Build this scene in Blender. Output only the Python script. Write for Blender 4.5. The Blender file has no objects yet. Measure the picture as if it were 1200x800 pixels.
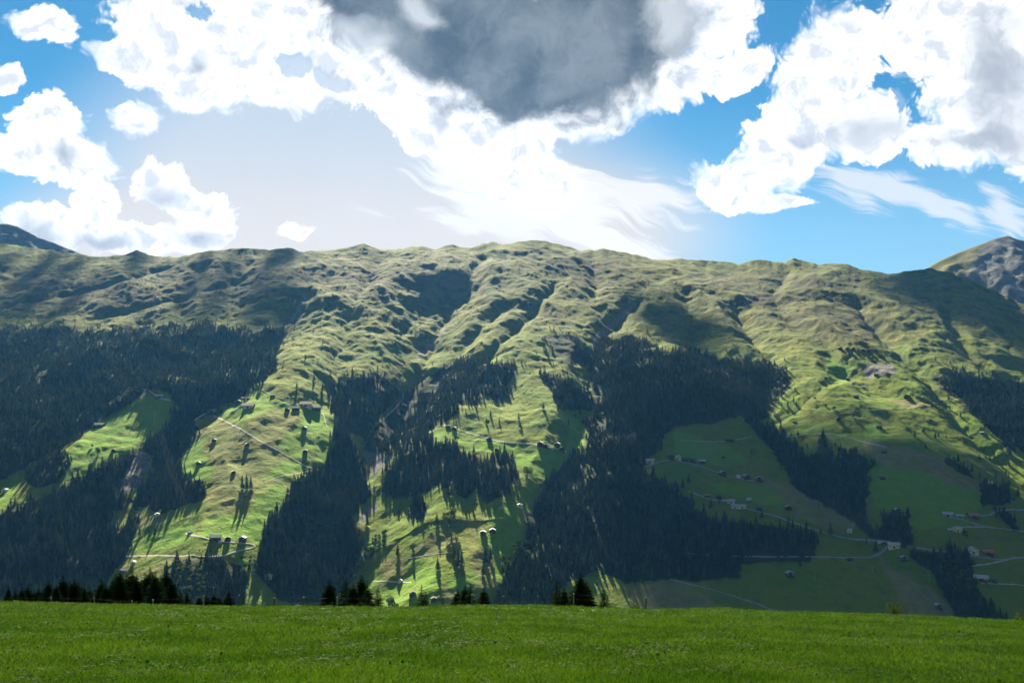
import bpy, math, random
import numpy as np
from mathutils import Vector, Matrix
R = math.radians
random.seed(7)
rng = np.random.default_rng(11)
SC = bpy.context.scene
COL = SC.collection

# ------------------------------------------------------------------ camera
F_PX, CX, HY = 1039.0, 600.0, 473.0        # focal length in photo pixels, centre column, row of the horizon
cam_d = bpy.data.cameras.new('camera')
cam = bpy.data.objects.new('camera', cam_d); COL.objects.link(cam)
cam.location = (0, 0, 0); cam.rotation_euler = (R(90), 0, 0)
cam_d.sensor_width = 36; cam_d.lens = 36 * F_PX / 1200; cam_d.shift_y = (HY - 400) / 1200
cam_d.clip_start = 0.1; cam_d.clip_end = 60000
SC.camera = cam

# ------------------------------------------------------------------ sun, exposure
SUN_EL, SUN_AZ = R(34.0), R(-9.0)
L = Vector((math.sin(SUN_AZ) * math.cos(SUN_EL), math.cos(SUN_AZ) * math.cos(SUN_EL), math.sin(SUN_EL)))
sl = bpy.data.lights.new('sun', 'SUN'); sl.energy = 5.0; sl.angle = R(0.5); sl.color = (1.0, 0.90, 0.62)
so = bpy.data.objects.new('sun', sl); COL.objects.link(so)
so.rotation_euler = L.to_track_quat('Z', 'Y').to_euler(); so.location = (0, 0, 3000)
SC.view_settings.view_transform = 'Standard'; SC.view_settings.look = 'None'
SC.view_settings.gamma = 1.0; SC.view_settings.use_curve_mapping = False
EXPO = 2.3
SC.view_settings.exposure = EXPO
cy = SC.cycles
cy.max_bounces = 5; cy.diffuse_bounces = 2; cy.glossy_bounces = 1; cy.transmission_bounces = 2
cy.volume_bounces = 0; cy.transparent_max_bounces = 8; cy.caustics_reflective = False; cy.caustics_refractive = False
cy.sample_clamp_indirect = 4.0

# ------------------------------------------------------------------ node helper
class NT:
    def __init__(s, tree): s.t = tree; s.L = tree.links
    def node(s, kind, ins=None, **props):
        n = s.t.nodes.new(kind)
        for k, v in props.items(): setattr(n, k, v)
        for k, v in (ins or {}).items(): s.put(n.inputs[k], v)
        return n
    def put(s, sock, v):
        if isinstance(v, bpy.types.NodeSocket): s.L.new(v, sock)
        elif isinstance(v, bpy.types.Node): s.L.new(v.outputs[0], sock)
        else: sock.default_value = v
    def math(s, op, a, b=0.0, c=None, clamp=False):
        n = s.t.nodes.new('ShaderNodeMath'); n.operation = op; n.use_clamp = clamp
        s.put(n.inputs[0], a); s.put(n.inputs[1], b)
        if c is not None: s.put(n.inputs[2], c)
        return n.outputs[0]
    def vmath(s, op, a, b=(0, 0, 0), scale=None):
        n = s.t.nodes.new('ShaderNodeVectorMath'); n.operation = op
        s.put(n.inputs[0], a)
        if op not in ('LENGTH', 'NORMALIZE', 'SCALE'): s.put(n.inputs[1], b)
        if scale is not None: s.put(n.inputs['Scale'], scale)
        return n.outputs['Value'] if op in ('LENGTH', 'DOT_PRODUCT') else n.outputs[0]
    def mix(s, f, a, b, blend='MIX'):
        n = s.t.nodes.new('ShaderNodeMix'); n.data_type = 'RGBA'; n.blend_type = blend
        s.put(n.inputs[0], f); s.put(n.inputs[6], a); s.put(n.inputs[7], b)
        return n.outputs[2]
    def noise(s, vec, scale, detail=4, rough=0.5, dist=0.0, col=False, dim='3D'):
        n = s.node('ShaderNodeTexNoise', noise_dimensions=dim, ins={'Scale': scale, 'Detail': detail, 'Roughness': rough, 'Distortion': dist})
        s.put(n.inputs['Vector'], vec)
        return n.outputs['Color'] if col else n.outputs[0]
    def step(s, x, lo, hi, to0=0.0, to1=1.0, smooth=True):
        n = s.t.nodes.new('ShaderNodeMapRange'); n.interpolation_type = 'SMOOTHSTEP' if smooth else 'LINEAR'
        for i, v in enumerate((x, lo, hi, to0, to1)): s.put(n.inputs[i], v)
        return n.outputs[0]

def c4(r, g, b): return (r, g, b, 1.0)
def srgb(r, g, b):
    f = lambda v: (v / 255 / 12.92) if v <= 10 else ((v / 255 + 0.055) / 1.055) ** 2.4
    return (f(r), f(g), f(b), 1.0)
def sky_rad(r, g, b):
    """radiance that shows as this display colour at the scene's exposure"""
    c = srgb(r, g, b); k = 2.0 ** -EXPO
    return (c[0] * k, c[1] * k, c[2] * k, 1.0)

# ------------------------------------------------------------------ sky with its clouds (world, by direction)
def build_world():
    w = bpy.data.worlds.new('World'); SC.world = w; w.use_nodes = True
    t = w.node_tree; t.nodes.clear(); N = NT(t)
    NZ = lambda *a, **k: N.noise(*a, dim='2D', **k)
    tc = N.node('ShaderNodeTexCoord')
    sep = N.node('ShaderNodeSeparateXYZ', {0: tc.outputs['Generated']})
    yy = N.math('MAXIMUM', sep.outputs[1], 0.02)
    inv = N.math('DIVIDE', 1.0, yy)
    # sky plane, in units of about 5.5 degrees, x to the east, y downwards
    px = N.math('MULTIPLY_ADD', N.math('MULTIPLY', sep.outputs[0], inv), F_PX / 100, CX / 100)
    py = N.math('MULTIPLY_ADD', N.math('MULTIPLY', sep.outputs[2], inv), -F_PX / 100, HY / 100)
    P = N.node('ShaderNodeCombineXYZ', {0: px, 1: py, 2: 0.0}).outputs[0]
    sky = N.node('ShaderNodeTexSky', sky_type='NISHITA', sun_disc=False, sun_elevation=SUN_EL, sun_rotation=SUN_AZ,
                 altitude=2500.0, air_density=1.0, dust_density=0.5, ozone_density=2.0)
    hs = N.node('ShaderNodeHueSaturation', {'Saturation': SKY_SAT, 'Value': 0.41, 'Hue': 0.5, 'Color': sky})
    sund = N.vmath('DOT_PRODUCT', tc.outputs['Generated'], tuple(L))
    base = N.vmath('MULTIPLY', hs, SKY_TINT)
    base = N.vmath('SCALE', base, scale=N.math('MULTIPLY', N.step(sund, -0.3, 0.75, SKY_REAR, 1.0), SKY_STR))
    # domain warp for ragged cumulus outlines
    def warp(p, sc, amp, det=2):
        c = NZ(p, sc, det, 0.55, col=True)
        return N.vmath('ADD', p, N.vmath('SCALE', N.vmath('SUBTRACT', c, (0.5, 0.5, 0.5)), scale=amp))
    W1 = warp(P, 1.3, 0.42)
    W2 = warp(W1, 4.5, 0.07, 3)
    def blobs(vec, lst, k=0.25):
        cur = None
        for (cx, cyy, rx, ry, rot) in lst:
            m = N.node('ShaderNodeMapping', vector_type='TEXTURE')
            N.put(m.inputs[0], vec)
            m.inputs[1].default_value = (cx / 100, cyy / 100, 0); m.inputs[2].default_value = (0, 0, R(rot))
            m.inputs[3].default_value = (rx / 100, ry / 100, 1)
            l = N.vmath('LENGTH', m.outputs[0])
            if cur is None: cur = l
            else: cur = N.math('SMOOTH_MIN', cur, l, k)
        return N.math('SUBTRACT', 1.0, cur)
    fb = NZ(W1, 2.2, 7, 0.6)
    fine = NZ(W2, 7.0, 6, 0.62)
    vor = N.node('ShaderNodeTexVoronoi', {'Scale': 5.0}, feature='SMOOTH_F1', voronoi_dimensions='2D'); N.put(vor.inputs['Vector'], W2)
    vor2 = N.node('ShaderNodeTexVoronoi', {'Scale': 15.0}, feature='SMOOTH_F1', voronoi_dimensions='2D'); N.put(vor2.inputs['Vector'], W2)
    ripple = N.math('ADD', N.math('MULTIPLY', N.math('SUBTRACT', 0.45, vor.outputs[0]), 0.5),
                    N.math('MULTIPLY', N.math('SUBTRACT', 0.42, vor2.outputs[0]), 0.45))
    ripple = N.math('ADD', ripple, N.math('MULTIPLY', N.math('SUBTRACT', fb, 0.5), 0.9))
    ripple = N.math('ADD', ripple, N.math('MULTIPLY', N.math('SUBTRACT', fine, 0.5), 0.5))
    col = N.mix(N.step(py, 0.8, 3.4, 0.0, 0.55), base, sky_rad(178, 216, 240))
    # thin pale veil around the hidden sun
    veil = blobs(P, VEIL, 0.3)
    vf = N.math('MULTIPLY', N.step(veil, -0.65, 0.3), N.step(NZ(W1, 0.9, 4, 0.55), 0.1, 0.9, 0.96, 1.0))
    vcol = N.mix(N.step(py, 1.2, 2.9), sky_rad(203, 213, 224), sky_rad(234, 226, 219))
    col = N.mix(vf, col, vcol)
    # cirrus: streaks drawn out along one direction
    for lst, rot, sc, colr, amt, th in CIRRUS:
        m = N.node('ShaderNodeMapping', vector_type='TEXTURE'); N.put(m.inputs[0], warp(P, 0.9, 0.5))
        m.inputs[2].default_value = (0, 0, R(rot)); m.inputs[3].default_value = (sc, 0.26, 1)
        st = NZ(m.outputs[0], 1.2, 7, 0.66)
        b = blobs(warp(P, 1.5, 0.25), lst, 0.3)
        a = N.step(N.math('ADD', b, N.math('MULTIPLY', N.math('SUBTRACT', st, 0.5), 2.1)), th, th + 0.55)
        col = N.mix(N.math('MULTIPLY', a, amt), col, colr)
    # cumulus
    D = blobs(W2, CUMULUS, 0.18)
    Fd = N.math('ADD', N.math('MULTIPLY', D, 1.3), N.math('MULTIPLY', ripple, 0.62))
    soft_ = N.step(NZ(P, 1.1, 3, 0.5), 0.40, 0.62, 0.2, 0.6)
    al = N.step(Fd, -0.02, soft_)
    thick = N.step(Fd, 0.2, 1.0)
    mott = N.step(NZ(W1, 3.0, 6, 0.6), 0.35, 0.75)
    white = N.mix(N.math('MULTIPLY', thick, mott), sky_rad(255, 255, 255), sky_rad(226, 229, 236))
    emb = N.math('SUBTRACT', fb, NZ(N.vmath('ADD', W1, (0.05, -0.11, 0.0)), 2.2, 7, 0.6))
    emb = N.math('ADD', emb, N.math('MULTIPLY', N.math('SUBTRACT', vor.outputs[0], 0.45), 0.35))
    white = N.vmath('SCALE', white, scale=1.25)
    white = N.mix(N.math('MULTIPLY', N.step(emb, -0.06, 0.16), N.math('MULTIPLY', N.step(Fd, 0.1, 0.7), 0.8)), white, sky_rad(214, 219, 228))
    sh = N.math('ADD', blobs(W1, SHADE, 0.3), N.math('MULTIPLY', N.math('SUBTRACT', fb, 0.5), 1.0))
    sf = N.step(sh, -0.2, 0.8)
    greyc = N.mix(N.step(NZ(W1, 1.4, 6, 0.55), 0.3, 0.7), sky_rad(186, 192, 202), sky_rad(222, 226, 232))
    white = N.mix(sf, white, greyc)
    dk = N.math('ADD', blobs(W1, DARK, 0.35), N.math('MULTIPLY', N.math('SUBTRACT', fb, 0.5), 0.75))
    dcol = N.mix(N.step(NZ(W1, 1.1, 7, 0.6), 0.32, 0.68), sky_rad(86, 96, 106), sky_rad(140, 148, 154))
    dcol = N.mix(N.math('MULTIPLY', N.step(emb, -0.12, 0.2), 0.35), dcol, sky_rad(80, 90, 100))
    dcol = N.mix(N.math('MULTIPLY', N.step(fine, 0.5, 0.75), 0.12), dcol, sky_rad(165, 170, 174))
    light_gap = N.step(N.math('ADD', blobs(W1, GAPS, 0.2), N.math('MULTIPLY', N.math('SUBTRACT', fb, 0.5), 0.9)), 0.0, 0.8)
    dcol = N.mix(N.math('MULTIPLY', light_gap, 0.8), dcol, sky_rad(226, 230, 233))
    white = N.mix(N.step(dk, -0.12, 0.34), white, dcol)
    # small blue holes
    hole = N.math('ADD', blobs(W1, HOLES, 0.15), N.math('MULTIPLY', ripple, 1.5))
    al = N.math('MULTIPLY', al, N.step(hole, 0.1, 0.6, 1.0, 0.15))
    al = N.math('MAXIMUM', al, N.step(dk, 0.0, 0.25))
    col = N.mix(al, col, white)
    bg = N.node('ShaderNodeBackground', {'Color': col, 'Strength': 1.0})
    # the rest of the sky: fair-weather blue with soft cloud
    tg = N.vmath('MULTIPLY', tc.outputs['Generated'], (1, 1, 2.5))
    sc2 = N.step(N.noise(tg, 2.2, 3, 0.6), 0.42, 0.62)
    bg2 = N.node('ShaderNodeBackground', {'Color': N.mix(sc2, base, sky_rad(150, 165, 180)), 'Strength': 1.0})
    inside = N.math('MULTIPLY', N.math('GREATER_THAN', sep.outputs[1], 0.3), N.math('MULTIPLY', N.math('LESS_THAN', N.math('ABSOLUTE', N.math('SUBTRACT', px, 6.0)), 8.0),
                    N.math('MULTIPLY', N.math('LESS_THAN', py, 5.0), N.math('GREATER_THAN', py, -1.2))))
    mx = N.node('ShaderNodeMixShader', {0: inside}); N.L.new(bg2.outputs[0], mx.inputs[1]); N.L.new(bg.outputs[0], mx.inputs[2])
    out = N.node('ShaderNodeOutputWorld'); N.L.new(mx.outputs[0], out.inputs[0])
    w.cycles.sampling_method = 'MANUAL'; w.cycles.sample_map_resolution = 512
SKY_STR, SKY_SAT, SKY_REAR, SKY_TINT = 0.05, 1.25, 0.085, (0.62, 1.12, 1.0)
VEIL = [(400, 210, 260, 150, 0), (560, 270, 220, 90, 0), (250, 280, 200, 70, 0)]
CIRRUS = [
    ([(640, 232, 150, 36, 14), (700, 275, 130, 22, 22), (590, 255, 90, 22, 8), (545, 190, 70, 50, 20), (620, 205, 110, 40, 10)], 20, 3.2, sky_rad(255, 255, 255), 1.0, 0.02),
    ([(560, 262, 170, 14, 10), (760, 225, 90, 26, 10)], 12, 3.5, sky_rad(250, 248, 248), 0.9, 0.05),
    ([(1030, 222, 120, 28, 10), (1110, 245, 70, 22, 25), (1180, 250, 45, 30, 50)], 16, 3.0, sky_rad(246, 246, 247), 0.75, 0.08),
]
CUMULUS = [
    (52, 33, 48, 24, 14), (0, 91, 24, 17, 0),
    (55, 142, 54, 36, 10), (80, 190, 58, 34, 0), (20, 180, 44, 30, 0), (112, 240, 30, 30, 30),
    (64, 267, 80, 26, 0), (165, 281, 84, 22, 0), (163, 143, 31, 27, 10),
    (192, 218, 48, 24, 20), (240, 248, 48, 28, 20), (215, 284, 56, 16, 0), (340, 267, 23, 13, 0),
    (150, 60, 46, 24, 0), (205, 70, 76, 46, 20), (270, 70, 90, 66, 0), (230, 20, 110, 44, 0), (330, 100, 66, 34, 0), (250, 112, 60, 22, 0),
    (400, 60, 120, 66, 20), (330, 30, 110, 50, 0), (470, 100, 90, 52, 25), (500, 150, 46, 40, 0), (540, 150, 66, 42, 20), (590, 170, 80, 40, 10), (620, 210, 60, 40, 10),
    (560, 40, 200, 96, 5), (640, 90, 130, 66, -5), (740, 30, 130, 90, 0), (700, 130, 66, 34, -20), (790, 95, 70, 36, -20), (860, 82, 50, 24, -15), (820, 20, 64, 46, 0), (650, 150, 50, 22, 0),
    (985, 60, 56, 58, 0), (960, 100, 60, 50, 0), (1000, 150, 66, 44, 0), (940, 150, 56, 46, 30), (905, 185, 50, 42, 30), (860, 215, 56, 36, 0), (905, 236, 48, 13, 0), (1030, 160, 40, 36, 0),
    (1130, 40, 110, 76, 0), (1160, 110, 90, 86, 0), (1120, 170, 80, 30, 0), (1200, 150, 70, 60, 0), (1090, 20, 60, 36, 0),
]
SHADE = [(72, 178, 26, 16, 0), (195, 232, 36, 20, 10), (235, 280, 30, 16, 0), (40, 280, 60, 20, 0), (232, 70, 14, 20, 0), (510, 145, 16, 24, 0),
         (1020, 155, 60, 26, 0), (1175, 95, 60, 90, 0), (1170, 165, 70, 26, 0), (935, 165, 22, 12, 0), (430, 30, 60, 40, 20), (800, 30, 40, 60, 0), (120, 285, 60, 14, 0)]
DARK = [(560, 40, 175, 70, 6), (640, 75, 150, 78, 0), (700, 30, 130, 80, 0), (440, 10, 90, 34, 20), (610, 110, 60, 40, 0)]
GAPS = [(500, 14, 44, 24, 20), (790, 20, 50, 60, 0), (430, 45, 40, 30, 20), (1150, 60, 40, 40, 0)]
HOLES = [(232, 6, 26, 12, 0), (345, 72, 26, 16, 30), (385, 92, 26, 12, 20), (1050, 110, 10, 40, 10)]
build_world()

# ------------------------------------------------------------------ numpy noise
class Perlin:
    def __init__(s, seed):
        r = np.random.default_rng(seed)
        p = r.permutation(256); s.p = np.concatenate([p, p, p]).astype(np.int32)
        a = r.random(256) * 2 * np.pi; s.gx = np.cos(a).astype(np.float32); s.gy = np.sin(a).astype(np.float32)
    def __call__(s, x, y):
        xi = np.floor(x).astype(np.int32); yi = np.floor(y).astype(np.int32)
        xf = (x - xi).astype(np.float32); yf = (y - yi).astype(np.float32)
        xi &= 255; yi &= 255
        u = xf * xf * xf * (xf * (xf * 6 - 15) + 10); v = yf * yf * yf * (yf * (yf * 6 - 15) + 10)
        def g(i, j, dx, dy):
            h = s.p[s.p[(xi + i)] + (yi + j)] & 255
            return s.gx[h] * dx + s.gy[h] * dy
        a = g(0, 0, xf, yf); b = g(1, 0, xf - 1, yf); c = g(0, 1, xf, yf - 1); d = g(1, 1, xf - 1, yf - 1)
        return (a + u * (b - a) + v * (c + u * (d - c) - (a + u * (b - a)))) * 1.5
PN = [Perlin(100 + i) for i in range(12)]
def fbm(x, y, lam, octv=4, gain=0.5, k=0):
    r = 0.0; a = 1.0; f = 1.0 / lam; n = 0.0
    for o in range(octv):
        r = r + a * PN[(k + o) % 12](x * f + 17.3 * o, y * f - 9.1 * o); n += a; a *= gain; f *= 2.03
    return r / n
def ridged(x, y, lam, octv=4, k=3):
    r = 0.0; a = 1.0; f = 1.0 / lam; n = 0.0
    for o in range(octv):
        v = 1 - np.abs(PN[(k + o) % 12](x * f + 5.7 * o, y * f + 3.3 * o)); r = r + a * v * v; n += a; a *= 0.5; f *= 2.1
    return r / n
def sstep(x, a, b):
    t = np.clip((x - a) / (b - a), 0, 1); return t * t * (3 - 2 * t)
def inpoly(px, py, poly):
    P = np.asarray(poly, float); out = np.zeros(px.shape, bool)
    x0, y0 = P.min(0); x1, y1 = P.max(0)
    m = (px >= x0) & (px <= x1) & (py >= y0) & (py <= y1)
    if not m.any(): return out
    x, y = px[m], py[m]; c = np.zeros(x.shape, bool)
    for i in range(len(P)):
        ax, ay = P[i]; bx, by = P[i - 1]
        if ay == by: continue
        c ^= ((ay > y) != (by > y)) & (x < (bx - ax) * (y - ay) / (by - ay) + ax)
    out[m] = c; return out
def polydist(x, y, pts):
    d = np.full(x.shape, 1e9); t_at = np.zeros(x.shape); n = len(pts) - 1
    for i in range(n):
        ax, ay = pts[i]; bx, by = pts[i + 1]; dx, dy = bx - ax, by - ay
        t = np.clip(((x - ax) * dx + (y - ay) * dy) / (dx * dx + dy * dy + 1e-9), 0, 1)
        e = np.hypot(x - ax - t * dx, y - ay - t * dy)
        m = e < d; d = np.where(m, e, d); t_at = np.where(m, (i + t) / n, t_at)
    return d, t_at

# ------------------------------------------------------------------ the opposite mountainside: one sheet, rows by distance, columns by bearing
BQ = 1369.0
RIDGE = [(-600, 250), (-300, 268), (-100, 280), (0, 285), (40, 290), (80, 297), (115, 301), (145, 298), (160, 292), (175, 300), (210, 301), (240, 294), (290, 290),
         (320, 293), (335, 290), (350, 295), (395, 292), (425, 285), (450, 292), (480, 290), (495, 287), (510, 292), (530, 287), (550, 290),
         (575, 283), (590, 286), (605, 284), (630, 281), (665, 288), (680, 294), (710, 291), (740, 298), (775, 305), (800, 303), (830, 305),
         (865, 309), (890, 304), (920, 307), (930, 302), (960, 310), (980, 308), (1010, 315), (1040, 321), (1065, 317), (1090, 314), (1110, 319),
         (1150, 333), (1200, 357), (1260, 362), (1400, 350), (1800, 330)]
RX = np.array([p[0] for p in RIDGE], float); RY = np.array([p[1] for p in RIDGE], float)
us = np.concatenate([np.linspace(-1.0, -0.645, 60, endpoint=False), np.linspace(-0.645, 0.645, 1320), np.linspace(0.645, 1.0, 61)[1:]])
qs = np.concatenate([np.linspace(1 / 1450, 1 / 1880, 50, endpoint=False), np.linspace(1 / 1880, 1 / 5700, 720), np.linspace(1 / 5700, 1 / 7600, 25)[1:]])
NU, NQ = len(us), len(qs)
UU, QQ = np.meshgrid(us, qs)                     # [row, col]
YY = 1 / QQ; XX = UU * YY
PXc = CX + F_PX * us
w_fine = (HY - np.interp(PXc, RX, RY) + 2.2 * np.abs(PN[3](PXc / 17.0, PXc * 0 + .5)) + 0.8 * PN[4](PXc / 8.0, PXc * 0 + .5) - 0.7) / F_PX
def smooth_cols(v, width):
    g = np.exp(-((PXc[:, None] - PXc[None, :]) / width) ** 2 / 2) * np.gradient(PXc)[None, :]
    return (g @ v) / g.sum(1)
w_r = smooth_cols(w_fine, 70.0) - 0.004
q_r = 1 / (5050 + 260 * np.sin(us * 7.0 + 0.6) - 300 * us)
# a pixel of the photograph -> ground plan on the plain slope (before gullies)
def plan(px, py):
    u = (px - CX) / F_PX; w = (HY - py) / F_PX
    wr = np.interp(px, PXc, w_r); qr = np.interp(px, PXc, q_r)
    q = qr + (wr - w) / BQ
    return u / q, 1 / q
def line_plan(pts, n=6):
    out = []
    for (a, b) in zip(pts[:-1], pts[1:]):
        for k in range(n): out.append((a[0] + (b[0] - a[0]) * k / n, a[1] + (b[1] - a[1]) * k / n))
    out.append(pts[-1])
    return [plan(*p) for p in out]
WB = w_r[None, :] - BQ * (QQ - q_r[None, :])
over = QQ < q_r[None, :]
ZB = np.where(over, YY * 0 + (w_r / q_r)[None, :] - 0.35 * (YY - (1 / q_r)[None, :]), YY * WB)
# relief
wx = XX + 60 * fbm(XX, YY, 420, 3, k=5); wy = YY + 60 * fbm(XX + 900, YY, 420, 3, k=6)
H = 34 * (ridged(wx, wy, 760, 4, 2) - 0.5)
H += 20 * fbm(wx, wy, 300, 3, 0.5, 1)
H += 5 * (ridged(wx, wy * 0.6, 170, 3, 5) - 0.5) * 1.6
# drainage ribs running down the fall line
rx_ = wx + 0.16 * wy + 45 * fbm(XX, YY, 260, 2, k=7)
ribs = ridged(rx_, wy * 0.2, 420, 3, 8)
H += 62 * (ribs - 0.55) * (0.55 + 0.45 * sstep(fbm(XX, YY, 900, 2, k=9), -0.25, 0.3))
H += 4.2 * fbm(XX, YY * 0.8, 90, 2, 0.5, 4) * (0.6 + 0.8 * sstep(fbm(XX, YY, 400, 2, k=3), -0.3, 0.4))
H += 3.2 * fbm(XX, YY * 1.1, 36, 2, 0.5, 7)
H += 2.6 * (ridged(XX, YY * 0.9, 56, 2, 1) - 0.6) * (0.4 + 0.9 * sstep(fbm(XX, YY, 300, 2, k=11), -0.25, 0.35))
H += 1.1 * fbm(XX, YY * 1.2, 15, 2, 0.5, 2)
# the upper left is the roughest ground
fine_ = 7.5 * (ridged(XX + 300, YY * 1.05, 74, 3, 3) - 0.55) + 9 * (ridged(XX, YY * 0.9, 150, 2, 6) - 0.6) + 3.0 * fbm(XX, YY * 1.1, 30, 2, 0.5, 1)
H += fine_ * (0.1 + 0.55 * sstep(YY, 3300, 4000) * sstep(-UU, -0.02, 0.12))
# lower meadows are smoother than the alp above
up = sstep(YY, 2500, 3700)
H = H * (0.62 + 0.38 * up)
# cattle steps on the steep pastures
H += 0.45 * np.sin((ZB + 7 * fbm(XX, YY, 120, 3, k=8)) / 4.2) * (1 - 0.4 * up)
GULLIES = [
    ([(547, 318), (527, 350), (510, 380), (483, 427), (470, 465), (442, 498), (424, 540), (436, 578), (414, 606), (428, 655), (398, 705), (370, 760)], 165, 200, 78, 140),
    ([(655, 330), (640, 348), (620, 373), (597, 393), (570, 415), (540, 440)], 32, 36, 20, 24),
    ([(598, 352), (567, 380), (540, 402), (500, 438), (478, 462)], 65, 75, 30, 44),
    ([(762, 338), (735, 365), (706, 390), (699, 408), (690, 440), (688, 485), (662, 550), (632, 605), (600, 660), (572, 725), (560, 780)], 75, 110, 42, 62),
    ([(858, 352), (870, 375), (884, 402), (906, 430), (893, 475), (915, 520), (962, 577), (1020, 640), (1075, 662), (1110, 690), (1160, 735), (1200, 780)], 60, 95, 36, 42),
    ([(990, 340), (1032, 390), (1062, 425), (1087, 447), (1130, 500), (1200, 565), (1280, 620)], 60, 85, 32, 38),
    ([(362, 338), (343, 373), (322, 403), (308, 440), (270, 470), (215, 500), (200, 525), (168, 562), (140, 612), (110, 700), (100, 780)], 80, 120, 42, 62),
    ([(150, 480), (70, 530), (0, 575), (-80, 620)], 40, 60, 10, 20),
    ([(1130, 320), (1110, 360), (1135, 420), (1200, 462), (1260, 500)], 50, 60, 20, 25),
    ([(300, 305), (270, 335), (200, 350), (120, 372)], 60, 70, 24, 24),
    ([(200, 310), (150, 330), (60, 350), (-40, 372)], 60, 70, 24, 24),
    ([(450, 300), (425, 340), (405, 380), (398, 430), (392, 470)], 55, 75, 26, 38),
    ([(690, 300), (700, 330), (690, 352), (712, 372)], 60, 60, 26, 26),
    ([(930, 315), (905, 345), (920, 372), (960, 400), (990, 440)], 55, 60, 24, 24),
    ([(800, 340), (812, 372), (815, 405), (840, 425)], 45, 50, 20, 22),
    ([(1000, 420), (975, 455), (940, 480), (905, 490)], 30, 40, 8, 12),
    ([(240, 310), (215, 345), (210, 380)], 60, 65, 26, 30),
    ([(570, 300), (545, 330), (500, 345), (470, 380)], 60, 65, 26, 30),
]
for pts, w0, w1, d0, d1 in GULLIES:
    lp = line_plan(pts)
    A = np.array(lp); mrg = 4 * max(w0, w1)
    m = (XX > A[:, 0].min() - mrg) & (XX < A[:, 0].max() + mrg) & (YY > A[:, 1].min() - mrg) & (YY < A[:, 1].max() + mrg)
    x = XX[m] + 16 * fbm(XX[m], YY[m], 110, 3, k=9); y = YY[m]
    d, t = polydist(x, y, lp)
    fade = sstep(t, 0.0, 0.08)
    wd = w0 + (w1 - w0) * t; dp = (d0 + (d1 - d0) * t) * fade
    r = d / wd
    H[m] -= dp * (0.65 * np.clip(1 - r, 0, 1) ** 1.15 + 0.35 * np.exp(-(r / 1.5) ** 2))
# spurs: rounded backs between the gullies
SPURS = [
    ([(330, 390), (335, 440), (315, 500), (290, 580), (255, 660), (230, 720)], 150, 26),
    ([(655, 400), (655, 470), (642, 540), (606, 610), (570, 690)], 120, 24),
    ([(800, 395), (780, 470), (770, 540), (760, 620), (740, 700)], 160, 24),
    ([(960, 380), (970, 440), (1010, 500), (1080, 570), (1130, 640)], 170, 22),
    ([(235, 440), (160, 480), (90, 545), (30, 590)], 110, 18),
    ([(120, 400), (60, 470), (0, 540)], 170, 22),
    ([(420, 480), (405, 540), (395, 610), (385, 690)], 60, 12),
    ([(520, 560), (505, 620), (490, 690)], 70, 10),
]
for pts, wd, amp in SPURS:
    d, t = polydist(XX, YY, line_plan(pts, 3))
    H += amp * np.exp(-(d / wd) ** 2) * sstep(t, 0, 0.15) * (1 - 0.0 * t)
# calm the relief towards the crest so the skyline keeps its course
near = np.exp(-((QQ - q_r[None, :]) * BQ * F_PX / 20.0) ** 2)
ZZ = ZB + H * (1 - 0.35 * near)
# bring the skyline to the ridge's course
for it in range(3):
    err = smooth_cols(w_fine - (ZZ / YY).max(0), 2.0)
    wide = smooth_cols(err, 60.0)
    below = np.clip((QQ - q_r[None, :]) * BQ * F_PX, 0, None)
    ZZ = ZZ + YY * (wide[None, :] * np.exp(-below / 110.0) + (err - wide)[None, :] * np.exp(-below / 9.0))
# flanks beyond the picture rise and fall gently; valley floor
PXV = CX + F_PX * UU; PYV = HY - F_PX * ZZ / YY
row_dir = 1 if qs[0] > qs[-1] else -1
def ground(x, y):
    """height of the opposite slope"""
    x = np.atleast_1d(np.asarray(x, float)); y = np.atleast_1d(np.asarray(y, float))
    u = x / y; q = 1 / y
    j = np.clip(np.searchsorted(us, u) - 1, 0, NU - 2); i = np.clip(np.searchsorted(-qs, -q) - 1, 0, NQ - 2)
    fu = np.clip((u - us[j]) / (us[j + 1] - us[j]), 0, 1); fq = np.clip((q - qs[i]) / (qs[i + 1] - qs[i]), 0, 1)
    return (ZZ[i, j] * (1 - fu) + ZZ[i, j + 1] * fu) * (1 - fq) + (ZZ[i + 1, j] * (1 - fu) + ZZ[i + 1, j + 1] * fu) * fq
def hit(px, py):
    """first point of the opposite slope seen along a bearing and elevation (nearest row outwards)"""
    u = (px - CX) / F_PX; w = (HY - py) / F_PX
    j = int(np.clip(np.searchsorted(us, u), 1, NU - 1)); a = (u - us[j - 1]) / (us[j] - us[j - 1])
    col = ZZ[:, j - 1] * (1 - a) + ZZ[:, j] * a; wc = col * qs
    k = np.nonzero(wc >= w)[0]
    if len(k) == 0 or k[0] == 0: y = 1 / qs[0 if len(k) else int(np.argmax(wc))]
    else:
        i = k[0]; t = (w - wc[i - 1]) / (wc[i] - wc[i - 1]); y = 1 / (qs[i - 1] + t * (qs[i] - qs[i - 1]))
    return Vector((u * y, y, float(ground(u * y, y)[0])))

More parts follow.
